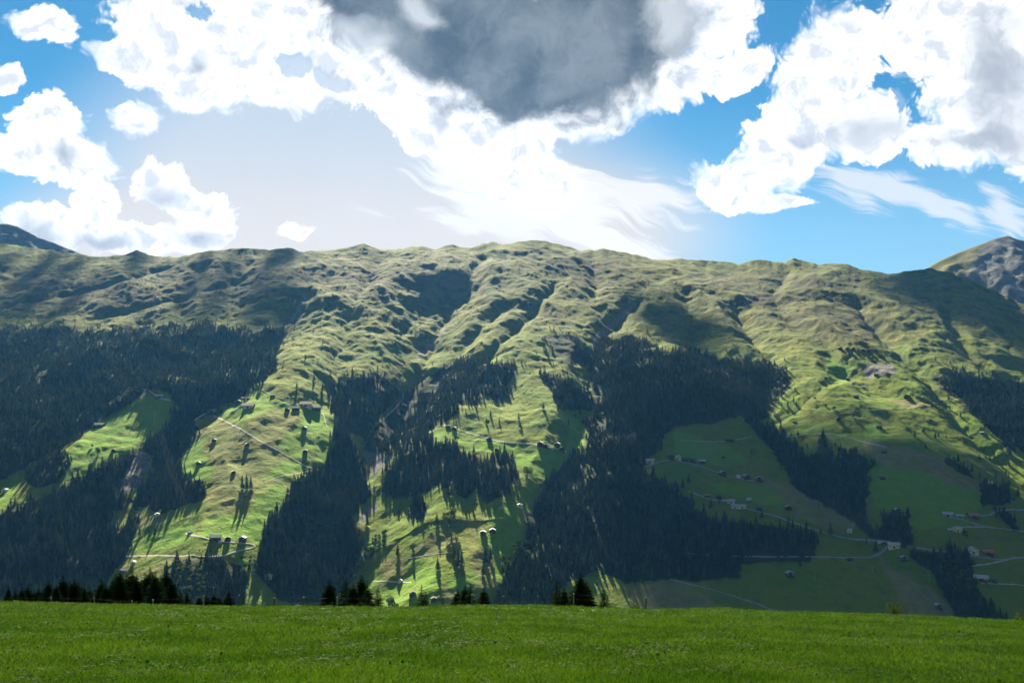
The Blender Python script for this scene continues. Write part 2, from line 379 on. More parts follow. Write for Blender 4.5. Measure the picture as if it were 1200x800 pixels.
# ------------------------------------------------------------------ what grows where, on the ground
FOREST = [
    [(-80, 385), (0, 388), (60, 385), (120, 390), (200, 381), (262, 384), (300, 391), (328, 383), (334, 395), (325, 412), (318, 440), (300, 452), (286, 466), (262, 474), (250, 479), (243, 487), (225, 484), (206, 476), (196, 460), (180, 457), (165, 464), (140, 480), (105, 500), (88, 512), (70, 525), (50, 535), (30, 548), (0, 563), (-80, 600)],
    [(32, 550), (52, 540), (74, 533), (82, 548), (68, 565), (45, 571), (30, 566)],
    [(-80, 620), (0, 603), (18, 588), (50, 585), (72, 570), (100, 558), (130, 542), (152, 528), (164, 523), (152, 545), (142, 562), (146, 580), (160, 585), (164, 598), (152, 592), (134, 600), (128, 612), (134, 620), (157, 608), (152, 640), (148, 656), (135, 668), (120, 690), (110, 720), (105, 780), (-80, 780)],
    [(243, 485), (228, 495), (236, 510), (216, 532), (207, 545), (214, 558), (235, 564), (241, 578), (234, 587), (214, 592), (190, 602), (168, 596), (152, 588), (168, 575), (184, 548), (178, 535), (162, 525), (184, 505), (196, 498), (203, 484), (225, 482)],
    [(388, 452), (430, 437), (456, 440), (470, 463), (442, 493), (428, 515), (411, 505), (424, 555), (436, 580), (411, 605), (424, 650), (407, 688), (385, 708), (330, 705), (300, 672), (304, 650), (310, 622), (332, 590), (346, 565), (373, 550), (392, 520), (396, 490), (386, 465)],
    [(472, 463), (500, 442), (520, 430), (545, 420), (572, 425), (600, 425), (605, 440), (592, 452), (600, 464), (585, 470), (561, 462), (560, 476), (545, 470), (528, 490), (518, 500), (505, 504), (500, 520), (470, 534), (440, 530), (428, 530), (430, 514), (446, 494)],
    [(505, 503), (512, 525), (535, 522), (546, 545), (531, 567), (500, 577), (465, 583), (446, 580), (452, 556), (472, 532), (486, 512)],
    [(534, 552), (545, 535), (558, 530), (561, 560), (550, 586), (536, 578)], [(561, 548), (580, 530), (604, 535), (606, 560), (590, 580), (570, 592), (559, 575)],
    [(478, 592), (495, 584), (501, 604), (480, 610)], 
    [(205, 655), (260, 658), (285, 662), (292, 680), (285, 700), (280, 740), (190, 740), (195, 680)],
    [(634, 437), (656, 440), (690, 460), (692, 482), (655, 479), (648, 462)], [(632, 393), (670, 392), (694, 412), (690, 428), (668, 428), (645, 412)],
    [(700, 402), (740, 392), (765, 404), (775, 412), (800, 410), (850, 420), (885, 423), (915, 428), (926, 445), (920, 462), (905, 478), (900, 490), (880, 496), (868, 488), (850, 487), (835, 497), (790, 499), (777, 515), (763, 535), (755, 549), (775, 565), (805, 584), (820, 600), (835, 612), (870, 612), (930, 620), (957, 630), (956, 650), (945, 658), (870, 660), (868, 676), (830, 681), (770, 679), (735, 683), (700, 669), (680, 676), (660, 686), (640, 715), (620, 780), (550, 780), (575, 710), (583, 688), (602, 655), (616, 625), (622, 600), (637, 572), (650, 550), (664, 540), (686, 522), (690, 497), (692, 470), (690, 440), (696, 415)],
    [(880, 495), (896, 498), (915, 503), (938, 525), (950, 540), (960, 520), (967, 506), (976, 540), (1005, 530), (1020, 545), (1020, 575), (1010, 592), (1016, 612), (1030, 626), (1036, 604), (1060, 604), (1071, 620), (1069, 636), (1040, 640), (1018, 628), (990, 605), (960, 590), (930, 572), (924, 552), (904, 530), (890, 512)],
    [(1090, 440), (1110, 437), (1150, 441), (1200, 449), (1290, 450), (1290, 560), (1200, 532), (1185, 518), (1165, 508), (1140, 490), (1120, 470), (1104, 455)],
    [(1150, 571), (1180, 569), (1183, 590), (1152, 592)], [(1168, 598), (1180, 598), (1196, 620), (1188, 622)],
    [(1068, 644), (1120, 648), (1134, 658), (1146, 680), (1152, 700), (1180, 728), (1210, 780), (1140, 780), (1112, 700), (1095, 680), (1090, 668), (1068, 652)],
    [(1104, 536), (1112, 534), (1136, 552), (1140, 562), (1128, 558), (1108, 544)], [(1166, 508), (1178, 512), (1190, 528), (1180, 528)],
]
BROADLEAF = [  # light green scrub and leafy trees
    [(428, 512), (448, 488), (470, 470), (498, 442), (528, 430), (515, 452), (492, 474), (470, 496), (452, 516), (438, 528)],
    [(412, 690), (424, 668), (440, 648), (452, 628), (456, 600), (444, 600), (436, 640), (424, 662), (405, 690), (385, 712), (400, 716)],
    [(204, 664), (236, 662), (242, 690), (230, 716), (205, 716)], [(280, 655), (300, 650), (296, 668), (286, 668)],
    [(600, 640), (624, 620), (628, 640), (606, 668), (596, 676)], [(350, 606), (370, 600), (392, 612), (396, 640), (372, 640)],
    [(630, 395), (668, 394), (692, 414), (686, 428), (660, 424)], [(1080, 425), (1100, 436), (1118, 462), (1150, 492), (1180, 515), (1165, 512), (1120, 476), (1092, 450)],
    [(335, 712), (352, 704), (372, 706), (400, 700), (402, 720), (340, 722)], [(880, 400), (905, 408), (922, 428), (912, 432), (895, 418)],
    [(1100, 662), (1120, 655), (1140, 672), (1150, 700), (1130, 700), (1108, 684)], [(440, 600), (455, 590), (462, 610), (448, 640)],
]
BRIGHT = [  # mown green meadows
    [(196, 464), (203, 480), (190, 497), (178, 502), (165, 517), (150, 532), (120, 552), (95, 563), (75, 560), (70, 545), (78, 530), (95, 512), (115, 498), (140, 485), (165, 467)], [(-80, 600), (0, 580), (20, 555), (24, 560), (10, 590), (-80, 640)],
    [(297, 456), (345, 472), (380, 480), (392, 500), (394, 530), (372, 545), (340, 532), (326, 520), (345, 500), (358, 488), (330, 478), (300, 486), (280, 496), (256, 484), (262, 478), (285, 475)],
    [(228, 505), (240, 512), (238, 535), (254, 548), (246, 560), (210, 560), (206, 548), (218, 530)], [(306, 560), (318, 545), (340, 538), (362, 548), (345, 556), (320, 570), (304, 570)],
    [(300, 572), (334, 566), (330, 590), (312, 612), (300, 640), (280, 632), (262, 628), (240, 628), (236, 605), (260, 598), (290, 610)], [(264, 636), (285, 650), (296, 662), (290, 672), (276, 656), (258, 645)], [(160, 630), (220, 610), (235, 632), (200, 640), (150, 650)],
    [(507, 503), (545, 506), (600, 520), (640, 526), (662, 528), (668, 500), (650, 480), (682, 492), (686, 520), (662, 540), (650, 550), (638, 560), (622, 556), (606, 540), (560, 530), (540, 525), (514, 525)],
    [(606, 555), (632, 560), (622, 590), (612, 620), (598, 650), (588, 676), (578, 680), (582, 650), (565, 640), (560, 612), (580, 600), (605, 590), (610, 575)],
    [(476, 655), (510, 648), (518, 668), (510, 700), (480, 715), (430, 720), (445, 700), (465, 686), (478, 672)], [(520, 680), (545, 672), (562, 665), (562, 690), (530, 692)], [(410, 712), (425, 686), (442, 662), (444, 680), (430, 700)],
    [(1020, 546), (1060, 548), (1110, 558), (1150, 575), (1152, 592), (1130, 615), (1080, 620), (1040, 600), (1022, 590)],
    [(880, 566), (900, 566), (920, 590), (900, 592), (850, 580), (830, 565), (860, 566)], [(790, 505), (850, 520), (880, 540), (850, 548), (790, 530)],
    [(970, 420), (1000, 430), (990, 452), (965, 446)], [(1010, 500), (1030, 490), (1045, 512), (1020, 520)],
]
HAY = [  # cut hay and bleached pasture, brownish
    [(224, 494), (250, 488), (280, 500), (303, 512), (334, 528), (340, 536), (320, 545), (305, 560), (286, 566), (250, 562), (250, 545), (238, 530), (240, 512)],
    [(286, 500), (320, 480), (345, 482), (356, 488), (340, 505), (322, 520), (300, 512)], [(246, 564), (330, 560), (318, 572), (262, 606), (238, 604)], [(200, 652), (262, 654), (240, 664), (200, 668), (170, 690), (155, 672)],
    [(1012, 514), (1065, 525), (1112, 546), (1165, 575), (1130, 572), (1080, 552), (1030, 546), (1016, 530)],
    [(896, 562), (916, 564), (945, 575), (1004, 616), (990, 626), (935, 606), (912, 582)], [(1028, 650), (1048, 664), (1068, 680), (1096, 690), (1145, 740), (1060, 740), (1050, 695)],
    [(740, 690), (770, 680), (812, 686), (845, 712), (820, 740), (740, 740)], [(446, 655), (476, 650), (480, 676), (452, 680), (446, 668)], [(487, 640), (530, 605), (538, 640), (510, 650), (490, 652)], [(545, 610), (575, 600), (568, 625), (550, 640)],
    [(520, 690), (540, 690), (560, 715), (520, 720)], [(600, 545), (622, 560), (614, 580), (604, 570)], [(620, 585), (632, 580), (618, 612), (606, 606)], [(548, 640), (575, 640), (580, 690), (560, 700)], [(1035, 465), (1075, 470), (1092, 478), (1060, 478)],
    [(128, 600), (152, 590), (150, 602), (136, 620), (130, 614)], [(430, 525), (455, 525), (430, 560)], [(155, 602), (200, 602), (190, 615), (160, 618)],
]
SCREE = [  # bare earth and rock
    [(140, 545), (172, 522), (178, 545), (160, 572), (148, 582), (140, 570)], [(428, 530), (442, 520), (464, 528), (452, 550), (436, 560), (428, 548)],
    [(1008, 428), (1045, 424), (1052, 437), (1015, 444)], [(1100, 446), (1112, 444), (1110, 456), (1100, 454)], [(440, 600), (420, 618), (412, 640), (424, 600), (445, 585)],
    [(484, 420), (512, 392), (526, 378), (520, 392), (500, 410), (486, 424)], [(694, 410), (702, 388), (740, 356), (748, 356), (712, 392), (700, 425)],
    [(340, 375), (356, 345), (362, 345), (350, 366), (338, 384)],
]
HEATH_SHADE = [(690, 312, 60, 14), (700, 330, 40, 12), (900, 350, 60, 14), (940, 330, 70, 12), (660, 305, 50, 12), (860, 330, 60, 10), (450, 325, 130, 30), (250, 330, 160, 32), (110, 345, 120, 26), (650, 372, 20, 8), (1000, 390, 60, 14), (60, 330, 80, 24), (980, 370, 90, 20)]  # brown heath; the broad upper-left patches also paint that slope's shade
jit = 3.2
JX = PXV + jit * fbm(XX, YY, 26, 2, k=1) * 1.6 + 4 * fbm(XX, YY, 110, 2, k=2)
JY = PYV + jit * fbm(XX, YY, 26, 2, k=3) * 1.0 + 2.5 * fbm(XX, YY, 110, 2, k=4)
def mask(polys, x=None, y=None):
    x = JX if x is None else x; y = JY if y is None else y
    m = np.zeros(x.shape, bool)
    for p in polys: m |= inpoly(x, y, p)
    return m
def soft(m, n=1):
    m = m.astype(np.float32)
    for _ in range(n):
        p = np.pad(m, 1, mode='edge')
        m = (p[1:-1, 1:-1] * 2 + p[:-2, 1:-1] + p[2:, 1:-1] + p[1:-1, :-2] + p[1:-1, 2:]) / 6
    return m
M_forest = mask(FOREST)
M_bright = soft(mask(BRIGHT), 3); M_hay = soft(mask(HAY), 3); M_scree = soft(mask(SCREE), 2)
M_hay = M_hay * np.where(PXV < 700, 0.55, 1.0)
M_heath = np.zeros_like(XX)  # heath cover plus the painted shade of the upper left slope
for (hx, hy, rx, ry) in HEATH_SHADE:
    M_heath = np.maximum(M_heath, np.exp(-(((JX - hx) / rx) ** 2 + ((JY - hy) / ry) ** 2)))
M_alp = sstep(YY + 300 * fbm(XX, YY, 500, 3, k=8), 2900, 4300)

# ------------------------------------------------------------------ mesh helpers
def new_obj(name, me, parent=None):
    o = bpy.data.objects.new(name, me); COL.objects.link(o)
    if parent is not None: o.parent = parent
    return o
def grid_mesh(name, X, Y, Z, attrs=None, mat=None, flip=False):
    nr, nc = X.shape; me = bpy.data.meshes.new(name)
    co = np.stack([X, Y, Z], -1).reshape(-1, 3).astype(np.float32)
    idx = np.arange(nr * nc).reshape(nr, nc)
    q = np.stack([idx[:-1, :-1], idx[:-1, 1:], idx[1:, 1:], idx[1:, :-1]], -1).reshape(-1, 4)
    if flip: q = q[:, ::-1]
    me.vertices.add(len(co)); me.vertices.foreach_set('co', co.ravel())
    me.loops.add(q.size); me.loops.foreach_set('vertex_index', q.ravel().astype(np.int32))
    me.polygons.add(len(q)); me.polygons.foreach_set('loop_start', np.arange(0, q.size, 4, dtype=np.int32))
    me.polygons.foreach_set('use_smooth', np.ones(len(q), bool))
    me.update(calc_edges=True)
    for k, v in (attrs or {}).items():
        a = me.attributes.new(k, 'FLOAT', 'POINT'); a.data.foreach_set('value', v.astype(np.float32).ravel())
    if mat: me.materials.append(mat)
    return new_obj(name, me)
def poly_mesh(name, verts, faces, mat=None, smooth=False, mats=None, fm=None):
    me = bpy.data.meshes.new(name); me.from_pydata([tuple(v) for v in verts], [], faces); me.update()
    for m in (mats or ([mat] if mat else [])): me.materials.append(m)
    if fm is not None: me.polygons.foreach_set('material_index', np.asarray(fm, np.int32))
    if smooth: me.polygons.foreach_set('use_smooth', np.ones(len(me.polygons), bool))
    return me
def tag(o, label=None, cat=None, group=None, kind=None):
    if label: o['label'] = label
    if cat: o['category'] = cat
    if group: o['group'] = group
    if kind: o['kind'] = kind
    return o
def new_mat(name):
    m = bpy.data.materials.new(name); m.use_nodes = True; m.node_tree.nodes.clear(); return m, NT(m.node_tree)
def finish(m, N, color, rough=0.9, normal=None, spec=0.2, trans=None, transcol=None):
    b = N.node('ShaderNodeBsdfPrincipled'); N.put(b.inputs['Base Color'], color); N.put(b.inputs['Roughness'], rough)
    b.inputs['Specular IOR Level'].default_value = spec
    if normal is not None: N.put(b.inputs['Normal'], normal)
    sh = b.outputs[0]
    if trans:
        tr = N.node('ShaderNodeBsdfTranslucent'); N.put(tr.inputs[0], transcol if transcol is not None else color)
        mx = N.node('ShaderNodeMixShader', {0: trans}); N.L.new(sh, mx.inputs[1]); N.L.new(tr.outputs[0], mx.inputs[2]); sh = mx.outputs[0]
    out = N.node('ShaderNodeOutputMaterial'); N.L.new(sh, out.inputs[0])
    return m

# ------------------------------------------------------------------ mountainside material
def mat_mountain():
    m, N = new_mat('alpine_slope')
    at = lambda k: N.node('ShaderNodeAttribute', attribute_name=k).outputs['Fac']
    pos = N.node('ShaderNodeNewGeometry').outputs['Position']
    n1 = N.noise(pos, 0.006, 5, 0.6); n2 = N.noise(pos, 0.03, 5, 0.65); n3 = N.noise(pos, 0.13, 4, 0.65); n4 = N.noise(pos, 0.014, 4, 0.6)
    alp = N.mix(N.step(n1, 0.35, 0.65), c4(.086, .116, .014), c4(.140, .142, .022))
    alp = N.mix(N.step(n4, 0.44, 0.6), alp, c4(.050, .066, .022))
    alp = N.mix(N.math('MULTIPLY', N.step(n2, 0.46, 0.62), 0.7), alp, c4(.155, .165, .028))
    alp = N.mix(N.math('MULTIPLY', N.step(n3, 0.50, 0.66), 0.75), alp, c4(.030, .046, .016))
    low = N.mix(N.step(n1, 0.38, 0.62), c4(.102, .170, .014), c4(.142, .172, .022))
    low = N.mix(N.math('MULTIPLY', N.step(n2, 0.5, 0.64), 0.6), low, c4(.075, .12, .026))
    low = N.mix(N.math('MULTIPLY', N.step(n3, 0.55, 0.7), 0.5), low, c4(.040, .065, .018))
    col = N.mix(at('alp'), low, alp)
    col = N.mix(N.math('MULTIPLY', at('heath'), N.step(n2, 0.3, 0.6)), col, c4(.070, .058, .030))  # heath brown, doubling as painted shade on the upper left
    br = N.mix(N.step(n2, 0.42, 0.62), c4(.105, .225, .020), c4(.155, .245, .028))
    br = N.mix(N.math('MULTIPLY', N.step(n4, 0.5, 0.65), 0.5), br, c4(.15, .19, .05))
    col = N.mix(N.math('MULTIPLY', at('bright'), 0.92), col, br)
    hy = N.mix(N.step(n2, 0.4, 0.62), c4(.165, .145, .072), c4(.22, .20, .092))
    hy = N.mix(N.math('MULTIPLY', N.step(n4, 0.52, 0.66), 0.7), hy, c4(.14, .16, .05))
    col = N.mix(N.math('MULTIPLY', at('hay'), 0.9), col, hy)
    sc = N.mix(N.step(n3, 0.4, 0.62), c4(.11, .105, .10), c4(.19, .185, .18))
    col = N.mix(at('scree'), col, sc)
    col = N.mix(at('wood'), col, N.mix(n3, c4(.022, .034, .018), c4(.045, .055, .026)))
    bmp = N.math('ADD', N.math('MULTIPLY', n3, 3.0), N.math('MULTIPLY', N.noise(pos, 0.4, 3, 0.6), 0.9))
    b = N.node('ShaderNodeBump', {'Strength': 0.9, 'Distance': 1.0}); N.put(b.inputs['Height'], bmp)
    return finish(m, N, col, 0.95, b.outputs[0], 0.05)
mount = grid_mesh('mountain_slope', XX, YY, ZZ, dict(alp=M_alp, bright=M_bright, hay=M_hay, scree=M_scree, heath=M_heath, wood=soft(M_forest, 1)), mat_mountain())  # heath also carries the painted shade of the upper left
tag(mount, 'broad grassy mountainside across the valley with gullies, mown meadows and woods', 'mountainside', kind='structure')

# ------------------------------------------------------------------ the far peaks at both ends of the ridge
def mat_rock(name, grass):
    m, N = new_mat(name)
    g = N.node('ShaderNodeNewGeometry'); pos = g.outputs['Position']
    nz = N.node('ShaderNodeSeparateXYZ', {0: g.outputs['Normal']}).outputs[2]
    sm = N.node('ShaderNodeMapping'); N.put(sm.inputs[0], pos); sm.inputs[3].default_value = (1, 1, 0.35)
    n1 = N.noise(sm.outputs[0], 0.012, 6, 0.65); n2 = N.noise(sm.outputs[0], 0.05, 5, 0.65)
    rk = N.mix(N.step(n1, 0.35, 0.65), c4(.075, .078, .088), c4(.15, .148, .15))
    rk = N.mix(N.math('MULTIPLY', N.step(n2, 0.5, 0.7), 0.6), rk, c4(.22, .215, .21))
    gr = N.mix(n2, c4(.10, .10, .035), c4(.15, .14, .05))
    f = N.node('ShaderNodeAttribute', attribute_name='grass').outputs['Fac']
    f = N.step(N.math('ADD', f, N.math('MULTIPLY', N.math('SUBTRACT', n1, 0.5), 1.2)), 0.35, 0.65)
    col = N.mix(f, rk, gr)
    b = N.node('ShaderNodeBump', {'Strength': 1.0, 'Distance': 6.0}); N.put(b.inputs['Height'], n2)
    return finish(m, N, col, 0.95, b.outputs[0], 0.05)
def peak(name, prof, Yc, label, depth, gfun, mat, amp):
    """a real mountain: crest line at distance Yc falling to front and back"""
    px = np.linspace(prof[0][0], prof[-1][0], 220)
    wt = (HY - np.interp(px, [p[0] for p in prof], [p[1] for p in prof])) / F_PX
    u = (px - CX) / F_PX
    d = np.linspace(-1, 1, 150)
    U, D = np.meshgrid(u, d)
    Y = Yc + D * depth; X = U * Yc
    crest = wt * Yc
    Z = crest[None, :] - np.abs(D) * depth * 0.62
    n = (0.5 * ridged(X, Y * 0.55, 420, 5, 4) + 0.5 * ridged(X + 0.2 * Y, Y * 0.22, 190, 4, 6) - 0.55) * amp + fbm(X, Y, 120, 4, 0.55, 2) * amp * 0.35
    Z = Z + n * np.clip(np.abs(D) * 9, 0.03, 1)
    o = grid_mesh(name, X, Y, Z, dict(grass=gfun(U, D)), mat)
    tag(o, label, 'mountain peak', kind='structure')
peak('mountain_peak', [(-500, 300), (-250, 262), (-120, 275), (-40, 258), (-10, 262), (8, 261), (20, 264), (32, 270), (45, 277), (62, 283), (85, 292), (110, 303), (170, 325), (260, 360)], 6600,
     'hazy blue peak rising behind the left end of the ridge', 1500, lambda U, D: np.full(U.shape, 0.2), mat_rock('blue_rock', 0), 120)
peak('mountain_peak', [(940, 420), (1000, 372), (1040, 340), (1085, 314), (1100, 305), (1120, 296), (1150, 285), (1165, 279), (1180, 275), (1192, 280), (1200, 281), (1240, 300), (1300, 290), (1420, 330), (1600, 380)], 6200,
     'pointed grey rocky peak with a grassy shoulder at the right end of the ridge', 1500,
     lambda U, D: np.where(D < 0, sstep(-(U - 0.535 - 0.26 * D), -0.012, 0.012), 0.6), mat_rock('grey_rock', 1), 95)

# ------------------------------------------------------------------ near side: the meadow and the hillside dropping away from it
EDGE = [(-600, 704), (0, 706.5), (150, 709), (300, 712.5), (450, 712.5), (560, 711), (640, 711), (700, 714), (760, 716), (800, 714.5), (850, 714), (900, 718), (960, 720), (1025, 721.5), (1100, 724.5), (1200, 729), (1800, 745)]
EX = np.array([e[0] for e in EDGE], float); EY = np.array([e[1] for e in EDGE], float)
CREST = 74.0
def meadow_z(x, y):
    x = np.asarray(x, float); y = np.asarray(y, float)
    yy = np.maximum(y, 20.0)
    e = (np.interp(CX + F_PX * x / yy, EX, EY) - HY) / F_PX
    s = e - 1.72 / CREST
    z = -1.72 - s * y
    d = np.clip(y - CREST, 0, None)
    z = z - 0.16 * (np.sqrt(d * d + 36) - 6) - 0.10 * np.clip(d - 20, 0, None)
    z = z + (0.16 * fbm(x, y, 14, 3, k=1) + 0.03 * fbm(x, y, 3, 2, k=4)) * np.clip(1 - d / 20, 0.0, 1) * sstep(y, 3, 14)
    z = z + 2.0 * fbm(x, y, 60, 3, k=3) * sstep(d, 20, 120)
    return z
def mat_meadow():
    m, N = new_mat('meadow_turf')
    pos = N.node('ShaderNodeNewGeometry').outputs['Position']
    a = N.noise(pos, 0.25, 5, 0.6); b_ = N.noise(pos, 3.0, 5, 0.7)
    col = N.mix(N.step(a, 0.35, 0.65), c4(.022, .050, .006), c4(.034, .070, .009))
    col = N.mix(N.math('MULTIPLY', N.step(b_, 0.4, 0.7), 0.7), col, c4(.02, .04, .008))
    bp = N.node('ShaderNodeBump', {'Strength': 0.8, 'Distance': 0.08}); N.put(bp.inputs['Height'], b_)
    return finish(m, N, col, 0.9, bp.outputs[0], 0.1)
um = np.linspace(-1.3, 1.3, 420)
ym = np.concatenate([np.geomspace(0.4, 100, 260), np.geomspace(100, 1500, 60)[1:]])
Um, Ym = np.meshgrid(um, ym)
Wm = np.maximum(Ym, 3.0)
mz = meadow_z(Um * Wm, Ym)
md = grid_mesh('meadow', Um * Wm, Ym, mz, None, mat_meadow())
tag(md, 'green hillside meadow in front, ending in a smooth crest', 'meadow', kind='structure')
yb = np.linspace(-30, 0.4, 10); Xb, Yb = np.meshgrid(np.linspace(-3.9, 3.9, 30), yb)
# the meadow behind the viewer, sharing the slope
um2 = np.linspace(-60, 60, 60); Xb, Yb = np.meshgrid(um2, np.linspace(-40, 0.35, 20))
bk = grid_mesh('ground', Xb, Yb, -1.75 - 0.205 * Yb, None, md.data.materials[0]); tag(bk, 'green hillside meadow rising behind the viewer', 'meadow', kind='structure')

# ------------------------------------------------------------------ tree meshes
def mat_leaf(name, c0, c1, tr, tcol=c4(.12, .17, .03)):
    m, N = new_mat(name)
    oi = N.node('ShaderNodeObjectInfo').outputs['Random']
    g = N.node('ShaderNodeNewGeometry'); tc = N.node('ShaderNodeTexCoord').outputs['Object']
    n = N.noise(tc, 6.0, 3, 0.6)
    f = N.math('ADD', N.math('MULTIPLY', oi, 0.85), N.math('MULTIPLY', n, 0.3), clamp=True)
    col = N.mix(N.math('POWER', f, 1.6), c0, c1)
    return finish(m, N, col, 0.85, None, 0.0, tr, N.mix(0.5, col, tcol))
def mat_plain(name, c0, c1, scale=2.0, rough=0.85):
    m, N = new_mat(name)
    tc = N.node('ShaderNodeTexCoord').outputs['Object']
    return finish(m, N, N.mix(N.step(N.noise(tc, scale, 5, 0.6), 0.35, 0.65), c0, c1), rough, None, 0.1)
M_spruce = mat_leaf('spruce_needles', c4(.014, .026, .014), c4(.072, .094, .055), 0.32, c4(.17, .22, .14))
M_broad = mat_leaf('broad_leaves', c4(.055, .090, .024), c4(.105, .135, .042), 0.3)
M_bark = mat_plain('bark', c4(.05, .038, .028), c4(.10, .08, .06))
def far_spruce(seed):
    r = random.Random(seed); V = []; Fc = []; fm = []
    n = 5
    for i in range(n):
        a = 2 * math.pi * i / n; V += [(0.016 * math.cos(a), 0.016 * math.sin(a), -0.06), (0.010 * math.cos(a), 0.010 * math.sin(a), 0.3)]
    for i in range(n):
        j = (i + 1) % n; Fc.append((2 * i, 2 * j, 2 * j + 1, 2 * i + 1)); fm.append(1)
    tiers = 8; bx, by = r.uniform(-.02, .02), r.uniform(-.02, .02)
    for t in range(tiers):
        f = t / (tiers - 1); z = 0.10 + 0.80 * f ** 0.95; rad = (0.20 * (1 - f) ** 0.85 + 0.022) * r.uniform(.85, 1.15); dz = 0.17 - 0.05 * f
        b = len(V); V.append((bx * f, by * f, z + dz)); k = 8; a0 = r.random() * 6.28
        for i in range(2 * k):
            a = a0 + math.pi * i / k; rr = rad * (r.uniform(.8, 1.3) if i % 2 == 0 else r.uniform(.42, .6))
            V.append((bx * f + rr * math.cos(a), by * f + rr * math.sin(a), z + (r.uniform(-.035, .0) if i % 2 == 0 else r.uniform(0.01, .04))))
        for i in range(2 * k): Fc.append((b, b + 1 + i, b + 1 + (i + 1) % (2 * k))); fm.append(0)
    V_ = len(V); V += [(0, 0, 1.02), (0.012, 0, .9), (-0.006, 0.01, .9), (-0.006, -0.01, .9)]
    Fc += [(V_, V_ + 1, V_ + 2), (V_, V_ + 2, V_ + 3), (V_, V_ + 3, V_ + 1)]; fm += [0, 0, 0]
    return poly_mesh('far_spruce', V, Fc, mats=[M_spruce, M_bark], fm=fm)
def far_broad(seed):
    r = random.Random(seed); V = []; Fc = []; fm = []
    for i in range(5):
        a = 2 * math.pi * i / 5; V += [(0.03 * math.cos(a), 0.03 * math.sin(a), -0.08), (0.02 * math.cos(a), 0.02 * math.sin(a), 0.5)]
    for i in range(5):
        j = (i + 1) % 5; Fc.append((2 * i, 2 * j, 2 * j + 1, 2 * i + 1)); fm.append(1)
    lobes = [(r.uniform(-.2, .2), r.uniform(-.2, .2), r.uniform(.35, .78), r.uniform(.16, .28)) for _ in range(7)]
    for (x, y, z, s) in lobes:
        for k in range(26):
            d = Vector((r.gauss(0, 1), r.gauss(0, 1), r.gauss(0, 1) * .8)).normalized()
            c = Vector((x, y, z)) + d * s * r.uniform(.8, 1.05)
            t = d.orthogonal().normalized(); t = Matrix.Rotation(r.random() * 6.28, 3, d) @ t; bt = d.cross(t); q = s * r.uniform(.3, .5); b = len(V)
            tilt = d * r.uniform(-.4, .4)
            V += [tuple(c + (t + tilt) * q), tuple(c + bt * q * .8), tuple(c - (t + tilt) * q), tuple(c - bt * q * .8)]; Fc.append((b, b + 1, b + 2, b + 3)); fm.append(0)
    return poly_mesh('far_leafy_tree', V, Fc, mats=[M_broad, M_bark], fm=fm)
SPR = [far_spruce(i) for i in range(6)]
BRD = [far_broad(40 + i) for i in range(4)]

# ------------------------------------------------------------------ forest points
def scatter(spacing, y0, y1):
    pts_x = []; pts_y = []
    ys_ = np.arange(y0, y1, spacing)
    for y in ys_:
        n = int(1.32 * y / spacing); x = (np.arange(n) - n / 2) * spacing
        pts_x.append(x + rng.uniform(-.48, .48, n) * spacing); pts_y.append(y + rng.uniform(-.48, .48, n) * spacing)
    x = np.concatenate(pts_x); y = np.concatenate(pts_y); z = ground(x, y)
    px = CX + F_PX * x / y; py = HY - F_PX * z / y
    jx = px + 9 * fbm(x, y, 40, 2, k=1) + 9 * fbm(x, y, 110, 2, k=2); jy = py + 6 * fbm(x, y, 40, 2, k=3) + 6 * fbm(x, y, 110, 2, k=4)
    return x, y, z, px, py, jx, jy
fx, fy, fz, fpx, fpy, fjx, fjy = scatter(11.0, 1860, 3950)
fn = fbm(fx, fy, 90, 3, k=6)
inb = mask(BROADLEAF, fjx, fjy)
core = mask(FOREST, fjx, fjy)
loose = mask(FOREST, fpx + 46 * fbm(fx, fy, 90, 2, k=8), fpy + 30 * fbm(fx, fy, 70, 2, k=10)) & (rng.random(len(fx)) < 0.10)
keep_out = mask(BRIGHT, fpx, fpy) | mask(HAY, fpx, fpy) | mask(SCREE, fpx, fpy)
inf = ((core & (fn > -0.27) & (rng.random(len(fx)) < 0.93)) | (loose & ~keep_out)) & ~inb
hgt = np.clip(rng.normal(20.5, 6.5, len(fx)), 7, 34) * (1 + 0.35 * fbm(fx, fy, 130, 2, k=7)) * np.interp(fpy, [390, 430, 600, 720], [0.78, 0.95, 1.1, 1.25])
sel = np.nonzero(inf)[0]
print('forest trees', len(sel), 'broad', int(inb.sum()))
# trees that stand alone are read off the picture further down

